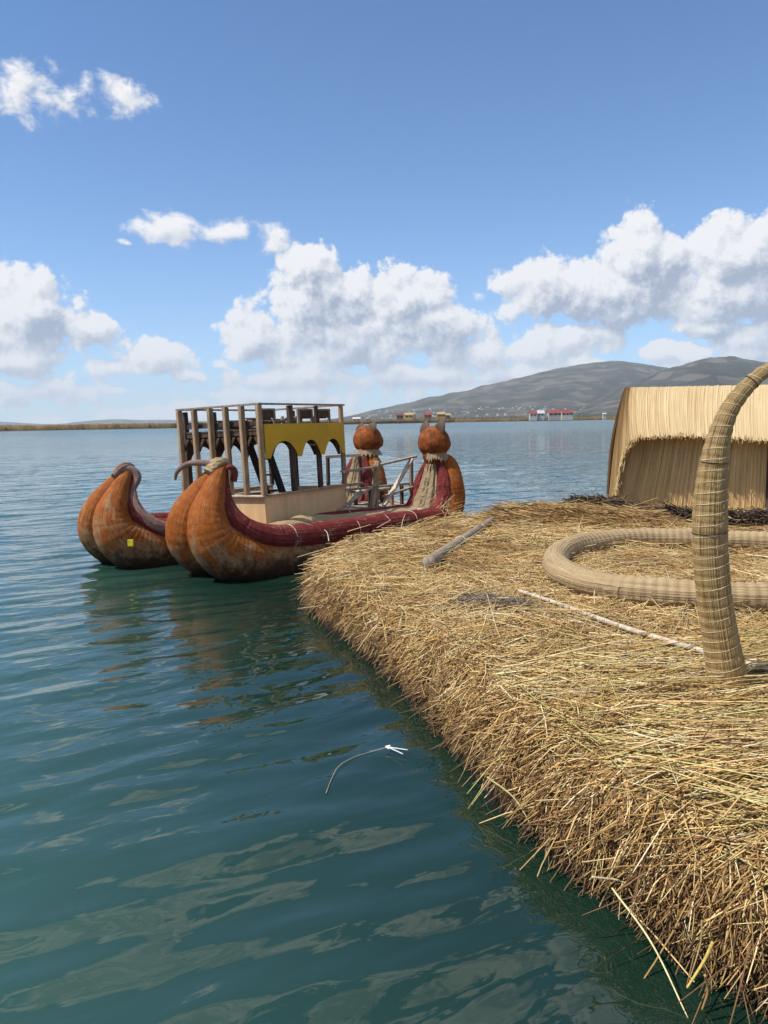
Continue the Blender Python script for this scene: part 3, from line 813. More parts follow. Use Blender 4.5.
# ------------------------------------------------------------------ thatched hut
def sheet(T, B, cols, rows, bow, jit, seed, thick=0.05, ragged=0.02, bowdir=(0, -1, 0.4)):
    """mat of upright reeds between a top line and a bottom line, with real thickness and ragged ends"""
    r_ = np.random.default_rng(seed)
    Tc = catmull(np.array([list(p) for p in T]), cols); Bc = catmull(np.array([list(p) for p in B]), cols)
    k = np.repeat(r_.normal(0, jit, cols // 2 + 1), 2)[:cols] + r_.normal(0, jit * .5, cols)
    end = np.repeat(r_.normal(0, ragged, cols // 2 + 1), 2)[:cols]; top = np.repeat(r_.normal(0, ragged * .25, cols // 2 + 1), 2)[:cols]
    bd = np.array(bowdir, float); bd /= np.linalg.norm(bd)
    V = []; UV = []
    wd = np.concatenate([[0], np.cumsum(np.linalg.norm(np.diff((Tc + Bc) / 2, axis=0), axis=1))])
    for layer in (0, 1):
        for j in range(cols):
            d = Bc[j] - Tc[j]; ln = np.linalg.norm(d); d = d / ln
            for i in range(rows):
                f = i / (rows - 1)
                p = Tc[j] + d * (ln * f) + bd * (bow * math.sin(math.pi * f) + k[j] * (1 if layer == 0 else .4)) 
                if i == rows - 1: p = p + d * end[j]
                if i == 0: p = p - d * top[j]
                if layer: p = p - bd * thick
                V.append(p); UV.append((ln * f, wd[j]))
    V = np.array(V); n1 = cols * rows; F = []
    for j in range(cols - 1):
        for i in range(rows - 1):
            a, b, c, e = j * rows + i, (j + 1) * rows + i, (j + 1) * rows + i + 1, j * rows + i + 1
            F.append([a, e, c, b]); F.append([n1 + a, n1 + b, n1 + c, n1 + e])
        a, b = j * rows, (j + 1) * rows
        F.append([a, b, n1 + b, n1 + a]); a, b = a + rows - 1, b + rows - 1
        F.append([b, a, n1 + a, n1 + b])
    for j in (0, cols - 1):
        for i in range(rows - 1):
            a, b = j * rows + i, j * rows + i + 1
            F.append([a, n1 + a, n1 + b, b] if j else [a, b, n1 + b, n1 + a])
    return V, F, np.array(UV)

def build_hut():
    WL = Vector((4.10, 13.42, 0)); e = Vector((.915, -.403, 0)); nrm = Vector((-.403, -.915, 0))
    wy = lambda x: 13.42 - .44 * (x - 4.10)
    root = empty('thatched_hut', Vector((5.2, 13.3, ZI)), 'low thatched reed hut with pale mat roof at the far edge of the island', 'hut')
    def on(px, py, off):        # a point seen at the pixel, standing off metres behind the front wall's plane
        d = ray(px, py); o_ = Vector((0, 0, EYE)); base = WL - nrm * off
        tt = (base - o_).dot(nrm) / d.dot(nrm); return o_ + d * tt
    Tp = [on(624.5, 389, .95), on(625.5, 388, .95), on(626.5, 387.6, .95), on(628.5, 387.4, .95), on(636, 387.2, .95), on(680, 386.4, .95), on(768, 384.6, .95), on(930, 381, .95)]
    Bp = [on(609, 498, .02), on(617.5, 492, -.10), on(620.5, 468, -.26), on(626, 450, -.38), on(637, 438.5, -.42), on(680, 435.8, -.42), on(768, 441, -.42), on(930, 450, -.42)]
    V, F, UV = sheet(Tp, Bp, 900, 11, .10, .0040, 3, .05, .022, (-.5, -.6, .6))
    make('roof', V, F, MAT['thatch'], root, uv=UV)
    n = 1500; tt = rng.uniform(.08, 1, n) * (len(Bp) - 1.001); ii = tt.astype(int); ff = (tt - ii)[:, None]; Ba = np.array([list(p) for p in Bp]); Ta = np.array([list(p) for p in Tp])
    pb = Ba[ii] * (1 - ff) + Ba[ii + 1] * ff; pt = Ta[ii] * (1 - ff) + Ta[ii + 1] * ff; dn = pb - pt; dn /= np.linalg.norm(dn, axis=1)[:, None]
    V, F, C = blades(pb - dn * .10 + rng.normal(0, .012, (n, 3)), dn + rng.normal(0, .05, (n, 3)), rng.uniform(.08, .17, n), np.full(n, .009), rng.normal(0, .01, (n, 3)), pick(n, (2, 3, 2, 1, 1.5, .4, 0)) * .85)
    make('eave_ends', V, F, MAT['straw'], root, colors=C)
    # rear slope
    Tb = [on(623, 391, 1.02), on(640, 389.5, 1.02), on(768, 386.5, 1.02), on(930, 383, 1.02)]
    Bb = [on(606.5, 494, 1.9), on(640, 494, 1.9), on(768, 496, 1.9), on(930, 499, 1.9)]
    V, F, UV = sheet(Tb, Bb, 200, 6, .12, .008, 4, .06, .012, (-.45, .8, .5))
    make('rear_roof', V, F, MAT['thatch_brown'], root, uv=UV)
    # front wall
    a, b = on(611.5, 506, .0), on(764.5, 515, .0)
    a.z = b.z = 0
    T1 = [Vector((p.x, p.y, 1.86)) for p in (a.lerp(b, .13), a.lerp(b, .55), b)]; B1 = [Vector((p.x, p.y, .53)) for p in (a.lerp(b, .01), a.lerp(b, .5), b)]
    V, F, UV = sheet(T1, B1, 460, 7, .015, .005, 8, .05, .014, tuple(nrm))
    make('front_wall', V, F, MAT['thatch_wall'], root, uv=UV)
    c, d = on(800, 515, 0), on(920, 520, 0)
    T1 = [Vector((c.x, c.y, 1.86)), Vector((d.x, d.y, 1.86))]; B1 = [Vector((c.x, c.y, .53)), Vector((d.x, d.y, .53))]
    V, F, UV = sheet(T1, B1, 120, 5, .015, .008, 9, .05, .014, tuple(nrm))
    make('front_wall', V, F, MAT['thatch_wall'], root, uv=UV)
    # left gable, leaning in under the roof
    g0, g1 = on(611.5, 506, .03), on(607.5, 503, 1.75)
    pk = on(625.5, 391, .95)
    T1 = [g0.lerp(pk, .72) + Vector((0.18, 0, -.05)), pk + Vector((.18, 0, -.10)), g1.lerp(pk, .6) + Vector((.24, 0, -.05))]
    B1 = [Vector((g0.x + .10, g0.y, .53)), Vector(((g0.x + g1.x) / 2 + .16, (g0.y + g1.y) / 2, .53)), Vector((g1.x + .24, g1.y, .53))]
    V, F, UV = sheet(T1, B1, 160, 6, .0, .008, 10, .04, .01, (-1, -.1, 0))
    make('gable_wall', V, F, MAT['thatch_wall'], root, uv=UV)
    # ridge tie, rafter, door leaf
    bm = bmesh.new(); bar(bm, on(640, 391, .98), on(925, 386, .98), .06, .06); finish_bm('ridge_pole', bm, MAT['wood_dark'], root)
    p, q = on(768, 517, .03), on(797, 518, .55)
    bm = bmesh.new(); bar(bm, Vector((p.x, p.y, 1.0)), Vector((q.x, q.y, 1.0)), .04, .9); finish_bm('door', bm, m_plain('teal_paint', (.03, .16, .15), .5), root)
    bm = bmesh.new(); bar(bm, Vector((p.x - .02, p.y, .55)), Vector((p.x - .02, p.y, 1.84)), .07, .07); finish_bm('door_post', bm, MAT['wood_dark'], root)
build_hut()

# ------------------------------------------------------------------ the double-hulled reed boat
BO = Vector((-2.76, 10.6, 0)); BE = Vector((.7071, .7071, 0)); BR = Vector((.7071, -.7071, 0))
def bp(s, t, z): return BO + BE * s + BR * t + Vector((0, 0, z))
LIST = .035
CA = Vector((-1.83, 11.75, 0)); CE = Vector((.53, .848, 0)); CR = Vector((.848, -.53, 0))   # the cabin sits askew and lists
def cb(s, t, z): return CA + CE * (s - 1.56) + CR * (t + .40) + Vector((-LIST * (z - 1.06), 0, z + .035 * (t + .40)))
def build_boat():
    root = empty('reed_boat', bp(2.8, -1.0, 0), 'double hulled reed boat with orange curled bows and a timber cabin, moored at the island', 'boat')
    def hull(ds, tc, mo, seed, patch, zo=0.0, zk=1.0):
        for sg in (-1, 1):
            cp = [(.64, .045, 1.60, .05), (.52, .085, 1.47, .10), (.35, .165, 1.22, .18), (.20, .24, .90, .265), (.24, .30, .58, .335), (.50, .335, .33, .375), (.92, .345, .19, .375), (1.45, .345, .14, .36),
                  (2.2, .34, .13, .34), (3.6, .34, .13, .34), (4.7, .32, .16, .32), (5.10, .27, .30, .30), (5.36, .26, .66, .29), (5.40, .25, 1.02, .25), (5.43, .19, 1.36, .17), (5.35, .1, 1.52, .08)]
            path = [bp(s + (ds if s < 3 else 0), tc + sg * t, (z * zk if s < 1 else z) + zo) for s, t, z, r in cp]
            V, F, UV, info = tube(path, [c[3] for c in cp], 320, 110, .0014, .0030, seed=seed + sg, pinch=(.085, .0035, .02))
            make('hull_bundle', V, F, mo, root, uv=UV, smooth=True)
            # red gunwale bundle that rises into the bow
            gp_ = [(.66, .05, 1.52, .035), (.58, .13, 1.33, .065), (.52, .24, 1.08, .11), (.58, .36, .84, .14), (.82, .45, .63, .17), (1.25, .48, .52, .185), (2.1, .47, .48, .19), (3.2, .45, .47, .185), (4.2, .42, .46, .18), (4.95, .42, .45, .165)]
            path = [bp(s + (ds if s < 3 else 0), tc + sg * t, (z * zk if s < 1 else z) + zo) for s, t, z, r in gp_]
            V, F, UV, info = tube(path, [c[3] for c in gp_], 200, 90, .0016, .003, seed=seed + 10 + sg, pinch=(.62, .008, .02))
            gw = make('gunwale_bundle', V, F, MAT['red'], root, uv=UV)
            tie_each('lashing', info, .62, .0055, 1.75, -.004, MAT['string'], gw, seed + 4)
            # red bundle rising at the stern, inside the orange one
            sp = [(4.55, .30, .40, .17), (4.95, .30, .50, .17), (5.16, .29, .78, .165), (5.20, .25, 1.08, .14), (5.22, .16, 1.36, .09), (5.23, .10, 1.48, .06)]
            path = [bp(s, tc + sg * t, z + zo) for s, t, z, r in sp]
            V, F, UV, info = tube(path, [c[3] for c in sp], 90, 40, .004, .005, seed=seed + 20 + sg)
            make('stern_bundle', V, F, MAT['red'], root, uv=UV)
        # straw fill between the bundles at the stern: the cat's belly
        path = [bp(s, tc, z + zo) for s, z in ((4.98, .35), (5.10, .75), (5.18, 1.1), (5.24, 1.5))]
        V, F, UV, info = tube(path, [.30, .26, .19, .12], 60, 60, .007, .006, seed=seed + 30)
        make('belly', V, F, MAT['belly'], root, uv=UV)
        # deck of reeds inside the hull
        path = [bp(s, tc, .36 + zo) for s in (.9, 2, 3.5, 5.0)]
        V, F, UV, info = tube(path, [.22, .3, .3, .25], 40, 30, .006, .01, seed=seed + 40)
        make('inner_bundle', V, F, MAT['reed_grey'], root, uv=UV)
        # bow tip: gathered reed ends in a pale cap, and a thin curl
        path = [bp(s + ds, tc + t, z * zk + zo) for s, t, z in ((.40, 0, 1.50), (.52, 0, 1.60), (.64, 0, 1.63), (.74, 0, 1.57))]
        V, F, UV, info = tube(path, [.07, .095, .085, .04], 40, 40, .004, .008, seed=seed + 50)
        make('bow_cap', V, F, MAT['greyred'] if tc < -1 else MAT['reed_grey'], root, uv=UV)
    def curl(pts, r0, m, seed):
        V, F, UV, info = tube(pts, r0, 60, 16, .001, .001, seed=seed)
        make('bow_curl', V, F, m, root, uv=UV, smooth=True)
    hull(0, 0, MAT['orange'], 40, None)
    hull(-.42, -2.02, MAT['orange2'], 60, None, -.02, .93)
    # near bow: one tendril hooks out to the left, one droops inside
    curl([bp(.52, .0, 1.60), bp(.36, -.12, 1.64), bp(.22, -.26, 1.62), bp(.12, -.36, 1.52), bp(.10, -.40, 1.40)], [.05, .045, .038, .03, .018], MAT['greyred'], 1)
    curl([bp(.62, .06, 1.44), bp(.62, .10, 1.54), bp(.68, .14, 1.57), bp(.74, .15, 1.50), bp(.72, .14, 1.36)], [.03, .032, .038, .048, .05], MAT['red'], 2)
    # far bow: thick curl folding over the tip and running down the inside
    curl([bp(.02, -2.02, 1.36), bp(.04, -2.02, 1.44), bp(.12, -2.0, 1.49), bp(.24, -1.96, 1.47), bp(.29, -1.90, 1.36), bp(.20, -1.86, 1.20)], [.05, .06, .065, .07, .07, .05], MAT['greyred'], 3)
    # pale inner face strip of the far gunwale
    V, F, UV, info = tube([bp(.18, -1.86, 1.22), bp(.12, -1.70, .97), bp(.20, -1.58, .76), bp(.42, -1.46, .60), bp(.85, -1.42, .52)], [.05, .085, .10, .10, .07], 60, 30, .003, .004, seed=77)
    make('bow_strip', V, F, MAT['greyred'], root, uv=UV)
    # yellow scrap on the far hull
    c = at_y(130.5, 543, 11.25)
    bm = bmesh.new(); bar(bm, c + Vector((0, 0, .05)), c - Vector((0, 0, .05)), .085, .02, (0, -1, 0)); finish_bm('yellow_patch', bm, m_plain('yellow_plastic', (.62, .50, .02), .4), root, bevel=.004)

    # ---- cats' heads on the sterns, looking aft
    for tc, mth, sd in ((0.0, MAT['orange_dry'], 1), (-2.0, MAT['orange_dry'], 2)):
        hc = bp(5.24, tc, 1.775) if tc == 0 else bp(5.46, tc, 1.80); rr = .30
        bm = bmesh.new(); bmesh.ops.create_icosphere(bm, subdivisions=5, radius=1)
        r_ = np.random.default_rng(sd)
        for v in bm.verts:
            p = v.co.copy(); a = math.atan2(p.y, p.x)
            seam = .06 * math.exp(-((math.sin(a / 2 - R(45 + 180) / 2)) / .07) ** 2)   # seam down the nape
            ridg = .008 * math.sin(a * 26)
            k = 1 - seam + ridg
            v.co = Vector((p.x * k * rr * 1.0, p.y * k * rr * 1.0, p.z * rr * (1.02 if p.z > 0 else .95)))
            # muzzle bulges aft
            f = Vector((BE.x, BE.y, -.15)).normalized()
            dd = max(0, p.dot(f)); v.co += f * (.10 * max(0, (dd - .78) / .22) ** .8)
            v.co += hc
        head = finish_bm('head', bm, mth, root, smooth=True)
        # ears: leaf-shaped, cupped
        for sg in (-1, 1):
            base = hc + BR * (sg * .17) - BE * .03 + Vector((0, 0, .21)); dirn = (BR * (sg * .35) + Vector((0, 0, 1)) + BE * (.10 if sg < 0 else -.15)).normalized()
            side = (BR - dirn * dirn.dot(BR)).normalized(); fwd = dirn.cross(side)
            EV, EF = [], []; nj, ni = 9, 12
            for q in range(nj):
                f = q / (nj - 1); wd = .18 * (1 - f) ** .55 * (1 - .30 * (1 - f)) + .004
                for a_ in range(ni):
                    th_ = 2 * math.pi * a_ / ni; x_ = math.cos(th_) * wd; y_ = math.sin(th_) * wd * .32 - 1.6 * x_ * x_ + .05 * f * f
                    EV.append(base + dirn * (f * (.215 if tc == 0 else .16)) + side * x_ + fwd * y_)
            for q in range(nj - 1):
                for a_ in range(ni): EF.append([q * ni + a_, q * ni + (a_ + 1) % ni, (q + 1) * ni + (a_ + 1) % ni, (q + 1) * ni + a_])
            EF.append(list(range((nj - 1) * ni, nj * ni)))
            uvs = np.array([(p.z, p.x * 3) for p in EV])
            make('ear', np.array([list(p) for p in EV]), EF, MAT['ear'], head, smooth=True, uv=uvs)
        # muzzle and nose
        nb = hc + BE * .33 + Vector((0, 0, -.10)); bm = bmesh.new(); bmesh.ops.create_icosphere(bm, subdivisions=3, radius=.085)
        for v in bm.verts: v.co = Vector((v.co.x, v.co.y, v.co.z * .7)) + nb
        finish_bm('muzzle', bm, mth, head, smooth=True)
        # straw ruff
        n = 40; lo, hi_ = (-2.2, .9) if tc == 0 else (-3.1, 3.1)
        RV, RF = [], []
        for q in range(n + 1):
            th_ = lo + (hi_ - lo) * q / n; rd = Vector((math.cos(th_), math.sin(th_), 0)); dr = rng.uniform(.10, .17) if q % 2 else rng.uniform(.05, .09)
            for (k1, zz) in ((.215, -.17), (.24, -.20), (.25 + dr * .35, -.20 - dr), (.235 + dr * .35, -.20 - dr)): RV.append(hc + rd * (k1 + rng.normal(0, .006)) + Vector((0, 0, zz)))
            if q:
                for w_ in range(4): RF.append([(q - 1) * 4 + w_, (q - 1) * 4 + (w_ + 1) % 4, q * 4 + (w_ + 1) % 4, q * 4 + w_])
        make('ruff', np.array([list(p) for p in RV]), RF, MAT['belly'], head, uv=np.array([(p.z, p.x * 2) for p in RV]))
        V, F, UV, info = tube([hc + Vector((0, 0, -.42)), hc + Vector((0, 0, -.30)), hc + Vector((0, 0, -.2))], [.15, .2, .22], 20, 36, .004, .004, seed=sd)
        make('neck', V, F, MAT['orange_dry'] if tc == 0 else MAT['belly'], head, uv=UV)
        # frayed straw at the stern foot
    n = 260
    p0 = np.array(bp(4.98, .42, .45))[None] + rng.normal(0, .10, (n, 3)); D = np.array(BE)[None] + rng.normal(0, .5, (n, 3)); D[:, 2] = np.abs(D[:, 2]) * .8
    V, F, C = blades(p0, D, rng.uniform(.1, .36, n), np.full(n, .009), rng.normal(0, .04, (n, 3)), pick(n, (3, 3, 2, 1, 2, .3, .2)))
    make('frayed_end', V, F, MAT['straw'], root, colors=C)

    # ---- platform between the hulls
    for k in range(17):
        s = 3.52 + k * .125
        plank('deck_plank', bp(s, -2.35, .585 + .004 * (k % 3)), bp(s, .18, .585 + .004 * (k % 3)), .115, .03, MAT['wood_grey'] if k % 3 else MAT['wood_light'], root)
    for t_ in (-.2, -1.1, -2.1):
        plank('deck_beam', bp(1.35, t_, .52), bp(5.6, t_, .52), .08, .09, MAT['wood_dark'], root)

    # ---- cabin
    s0, s1, t0, t1 = 1.56, 3.76, -.40, -2.10
    zb, zr, zt = .56, 1.06, 2.46
    def panel(name, quad, mt, parent=root, thick=.02):
        bm = bmesh.new(); q = [Vector(p) for p in quad]; nn = (q[1] - q[0]).cross(q[2] - q[0]).normalized() * thick
        a = [bm.verts.new(p) for p in q]; b = [bm.verts.new(p + nn) for p in q]; n = len(q)
        bm.faces.new(a); bm.faces.new(b[::-1])
        for i in range(n): bm.faces.new((a[i], b[i], b[(i + 1) % n], a[(i + 1) % n]))
        return finish_bm(name, bm, mt, parent)
    panel('cabin_side', [cb(s0, t0, zb), cb(s0, t1, zb), cb(s0, t1, zr), cb(s0, t0, zr)], MAT['ply'])
    panel('cabin_side', [cb(s1, t0, zb), cb(s0 + .025, t0, zb), cb(s0 + .025, t0, zr), cb(s1, t0, zr)], MAT['ply'])
    panel('cabin_side', [cb(s0, t1, zb), cb(s1, t1, zb), cb(s1, t1, zr), cb(s0, t1, zr)], MAT['ply'])
    panel('cabin_side', [cb(s1, -1.55, zb), cb(s1, t0, zb), cb(s1, t0, zr), cb(s1, -1.55, zr)], MAT['ply'])
    panel('cabin_floor', [cb(s0, t0, .60), cb(s1, t0, .60), cb(s1, t1, .60), cb(s0, t1, .60)], MAT['wood'])
    cap = .035
    plank('cap_rail', cb(s0 - .01, t0 + .02, zr + .012), cb(s0 - .01, t1 - .02, zr + .012), .09, .028, MAT['wood_light'], root)
    plank('cap_rail', cb(s0 + .05, t0 + .01, zr + .015), cb(s1, t0 + .01, zr + .015), .08, .028, MAT['wood'], root)
    plank('cap_rail', cb(s0 + .05, t1, zr + .012), cb(s1, t1, zr + .012), .08, .028, MAT['wood'], root)
    zp = zr + .028
    # six posts on the front, and the rest of the frame
    for f in (0, .205, .40, .595, .80, 1):
        tt = t0 + (t1 - t0) * f
        plank('cabin_post', cb(s0 + .0, tt, zp), cb(s0 + .0, tt, zt), .075, .085, MAT['wood'], root, tuple(BE))
    for f, mt, w in ((.355, 'wood_dark', .085), (.67, 'wood_dark', .06), (1, 'wood', .07)):
        plank('cabin_post', cb(s0 + (s1 - s0) * f, t0 - .03, zp), cb(s0 + (s1 - s0) * f, t0 - .03, zt), w, w, MAT[mt], root, tuple(BE))
    for f in (.06, .36, .68, 1):
        plank('cabin_post', cb(s0 + (s1 - s0) * f, t1 + .0, zp), cb(s0 + (s1 - s0) * f, t1 + .0, zt - .02), .07, .07, MAT['wood_dark'], root, tuple(BE))
    for tt in (-.95, -1.5):
        plank('cabin_post', cb(s1, tt, .6), cb(s1, tt, zt - .02), .065, .065, MAT['wood_dark'], root, tuple(BE))
    # thin top frame
    for a, b in (((s0, t0 + .04), (s0, t1 - .04)), ((s0 + .04, t0), (s1 + .04, t0)), ((s0 + .04, t1), (s1, t1)), ((s1, t0 - .04), (s1, t1 + .04))):
        plank('top_rail', cb(*a, zt + .018), cb(*b, zt + .018), .08, .03, MAT['wood_grey'], root)
    # arched panels
    def arch(name, A, B, ztop, zapex, zpt, n, mt, thick, frac=None):
        A, B = Vector(A), Vector(B); bm = bmesh.new()
        bot = []
        cs = frac or [((k + .5) / n, .42 / n) for k in range(n)]
        bot.append((0, zpt))
        for c, hw in cs:
            for q in np.linspace(-1, 1, 13):
                bot.append((c + hw * q, zapex - (zapex - zpt) * (abs(q) ** 2.4 if abs(q) < .99 else 1)))
        bot.append((1, zpt))
        q = lambda f, z: A.lerp(B, f) + Vector((-LIST * z, 0, z))
        nn = (B - A).cross(Vector((0, 0, 1))).normalized() * thick
        for i in range(len(bot) - 1):
            (f0, z0), (f1, z1) = bot[i], bot[i + 1]
            if f1 - f0 < 1e-6: continue
            qd = [q(f0, z0), q(f1, z1), q(f1, ztop), q(f0, ztop)]
            a = [bm.verts.new(p) for p in qd]; b = [bm.verts.new(p + nn) for p in qd]
            bm.faces.new(a); bm.faces.new(b[::-1]); bm.faces.new((a[0], a[1], b[1], b[0])); bm.faces.new((a[2], a[3], b[3], b[2]))
            if i == 0: bm.faces.new((a[3], a[0], b[0], b[3]))
            if i == len(bot) - 2: bm.faces.new((a[1], a[2], b[2], b[1]))
        bmesh.ops.remove_doubles(bm, verts=bm.verts[:], dist=1e-5)
        return finish_bm(name, bm, mt, root)
    arch('arch_panel', cb(s0 + .05, t0 + .045, 0), cb(s1 - .04, t0 + .045, 0), 2.17, 1.90, 1.64, 3, MAT['mustard'], -.015, [(.215, .165), (.545, .125), (.84, .125)])
    arch('rear_arch_panel', cb(s0 + .06, t1 + .04, 0), cb(s1 - .03, t1 + .04, 0), 2.1, 1.86, 1.62, 3, MAT['wood_dark'], .015)
    arch('rear_arch_panel', cb(s1 - .04, t0 - .07, 0), cb(s1 - .04, t1 + .05, 0), 2.1, 1.86, 1.62, 3, MAT['wood_dark'], .015)
    # knee braces between the front posts
    for f in (0, .205, .40, .595, .80):
        a, b = t0 + (t1 - t0) * f, t0 + (t1 - t0) * (f + .2)
        for (p, q) in ((a, a - .13), (b, b + .13)):
            plank('knee_brace', cb(s0 + .03, p, 1.78), cb(s0 + .03, q, 1.98), .03, .05, MAT['wood_dark'], root)
        bm = bmesh.new()
    # upper deck
    for k in range(11):
        s = s0 + .12 + k * .2
        plank('upper_deck_plank', cb(s, t0 - .06, 2.09 + .006 * (k % 2)), cb(s, t1 + .06, 2.09 + .006 * (k % 2)), .175, .028, MAT['wood_dark'], root)
    for t_ in (t0 - .12, -.95, -1.5, t1 + .14):
        plank('upper_deck_beam', cb(s0 + .05, t_, 2.03), cb(s1 - .05, t_, 2.03), .07, .075, MAT['wood_dark'], root)
    plank('front_beam', cb(s0 + .06, t0 - .05, 2.05), cb(s0 + .06, t1 + .05, 2.05), .04, .09, MAT['wood_dark'], root)
    plank('front_beam', cb(s0 + .07, t0 - .05, 2.19), cb(s0 + .07, t1 + .05, 2.19), .03, .07, MAT['wood_dark'], root)
    # ladder to the upper deck
    for dt in (0, .36):
        plank('ladder_rail', cb(2.35, -1.05 - dt, 2.05), cb(2.95, -1.05 - dt, .62), .05, .13, MAT['black'], root)
    for k in range(5):
        f = (k + .6) / 5.2; p = cb(2.35, -1.05, 2.05).lerp(cb(2.95, -1.05, .62), f); q = cb(2.35, -1.41, 2.05).lerp(cb(2.95, -1.41, .62), f)
        plank('ladder_rung', p, q, .10, .025, MAT['wood_dark'], root)
    # benches inside
    plank('bench_plank', cb(s0 + .25, t0 - .25, .98), cb(s0 + .25, t0 - .95, .98), .25, .03, MAT['wood_light'], root)
    plank('bench_plank', cb(s0 + .7, t1 + .25, 1.0), cb(s1 - .2, t1 + .25, 1.0), .3, .03, MAT['wood_grey'], root)

    # ---- railing on the stern platform
    def rp(name, a, b, w, h, m): plank(name, bp(*a), bp(*b), w, h, MAT[m], root, tuple(BR))
    rp('railing_post', (4.33, -.62, .6), (4.33, -.62, 1.47), .075, .075, 'wood_grey')
    rp('railing_post', (5.32, -.66, .45), (5.32, -.66, 1.50), .07, .07, 'wood_grey')
    rp('railing_post', (4.15, -1.75, .6), (4.15, -1.75, 1.50), .06, .06, 'wood_dark')
    rp('railing_post', (5.0, -1.75, .6), (5.0, -1.75, 1.50), .06, .06, 'wood_dark')
    rp('railing_rail', (3.44, -.55, 1.32), (4.40, -.57, 1.36), .035, .12, 'wood_grey')
    rp('railing_rail', (4.25, -.56, 1.38), (5.38, -.60, 1.50), .035, .11, 'wood_grey')
    rp('railing_rail', (3.5, -.66, .98), (5.35, -.70, .98), .04, .05, 'wood_grey')
    rp('railing_rail', (4.45, -.57, .80), (5.40, -.60, .93), .035, .06, 'wood')
    rp('railing_rail', (4.1, -1.78, 1.52), (5.05, -1.78, 1.52), .06, .04, 'wood_light')
    rp('railing_rail', (4.1, -1.72, .95), (5.4, -1.72, .95), .06, .04, 'wood_grey')
    rp('railing_brace', (4.08, -.50, .58), (4.30, -.54, 1.46), .05, .11, 'wood')
    rp('railing_brace', (4.42, -.52, .64), (5.22, -.54, 1.46), .045, .09, 'wood_light')
    rp('railing_brace', (3.95, -.95, .66), (4.25, -.95, .96), .045, .07, 'wood_light')
    rp('railing_stub', (4.35, -.80, .6), (4.35, -.80, .96), .07, .07, 'wood_dark')
    rp('railing_stub', (4.78, -.66, .58), (4.78, -.66, .96), .06, .06, 'wood')
    rp('railing_stub', (5.05, -.66, .58), (5.05, -.66, .96), .06, .06, 'wood_dark')
    rp('low_bench', (4.3, -1.25, .86), (5.2, -1.25, .86), .05, .30, 'wood_grey')
    for s in (4.4, 5.1): rp('bench_leg', (s, -1.25, .6), (s, -1.25, .84), .06, .06, 'wood_dark')
    return s0, s1, t0, t1
s0, s1, t0, t1 = build_boat()

# box seats standing on the cabin's upper deck
def box_seat(s, t, label, rot=0):
    b = cb(s, t, 2.115); root = empty('deck_chair', b, label, 'chair', 'wooden chairs on the upper deck')
    w, d, h = .36, .34, .30
    for ds in (0, 1):
        for dt in (0, 1):
            plank('leg', cb(s + ds * w, t - dt * d, 2.112), cb(s + ds * w, t - dt * d, 2.112 + (h if dt == 0 else .2)), .045, .045, MAT['wood_grey'], root)
    plank('seat', cb(s + .02, t - d / 2, 2.27), cb(s + w - .02, t - d / 2, 2.27), d - .08, .025, MAT['wood_dark'], root)
    plank('backrest', cb(s + .03, t + .003, 2.33), cb(s + w - .03, t + .003, 2.33), .02, .13, MAT['wood_dark'], root)
    plank('top_slat', cb(s - .02, t, 2.405), cb(s + w + .02, t, 2.405), .05, .03, MAT['wood_grey'], root)
box_seat(1.74, -.56, 'dark box chair on the upper deck behind the front corner post')
box_seat(2.72, -.56, 'middle box chair on the upper deck above the second arch')
box_seat(3.22, -.56, 'box chair on the upper deck nearest the cabin rear corner')
def plank_pile():
    root = empty('plank_pile', cb(2.3, -1.3, 2.11), 'untidy stack of dark planks lying on the upper deck', 'planks')
    for k in range(16):
        a = cb(1.62 + random.uniform(0, .5), -.62 - .085 * k + random.uniform(-.05, .05), 2.135 + .026 * (k % 6)); b = a + BE * random.uniform(.7, 1.2) + BR * random.uniform(-.25, .25)
        plank('plank', a, b, .13, .022, MAT['wood_dark'] if k % 4 else MAT['wood_grey'], root)
plank_pile()
# punt pole leaning across the platform, mooring line
V, F, UV, info = tube([bp(2.98, -.16, .72), bp(3.7, -.32, .93), bp(4.3, -.46, 1.10)], [.026, .024, .022], 30, 10, .001, .001)
o = make('punt_pole', V, F, MAT['wood_grey'], smooth=True, uv=UV); tag(o, 'grey punting pole leaning from the red bundle up to the boat railing', 'pole')
pm = [bp(1.60, .47, .72), bp(1.75, .58, .66), bp(1.95, .70, .56), at_z(329, 541, .62)]
V, F = cord(pm, .0045); o = make('mooring_rope', V, F, MAT['string'], smooth=True); tag(o, 'thin white mooring rope from the red bundle down to the straw', 'rope')

# float with string drifting on the water
def build_float():
    c = at_z(388, 747, .045)
    root = empty('drifting_float', c, 'small white knotted float drifting on the water with trailing string', 'float')
    bm = bmesh.new()
    for (dx, dy, dz, r) in ((0, 0, .012, .011), (.010, .01, .013, .009), (-.010, .007, .010, .008), (.004, -.010, .008, .008)):
        mt = Matrix.Translation(c + Vector((dx, dy, dz - .012))); bmesh.ops.create_icosphere(bm, subdivisions=2, radius=r, matrix=mt)
    finish_bm('knot', bm, MAT['white_string'], root, smooth=True)
    for (x, y) in ((408, 750), (403, 754)):
        V, F = cord([c, c.lerp(at_z(x, y, .05), .5), at_z(x, y, .045)], .003, 10); make('string_end', V, F, MAT['white_string'], root, smooth=True)
    V, F = cord([c] + [at_z(x, y, .016) for x, y in ((370, 752), (352, 758), (338, 767), (331, 780), (326, 793))], .0016, 60); make('trailing_string', V, F, MAT['string_dull'], root, smooth=True)
build_float()

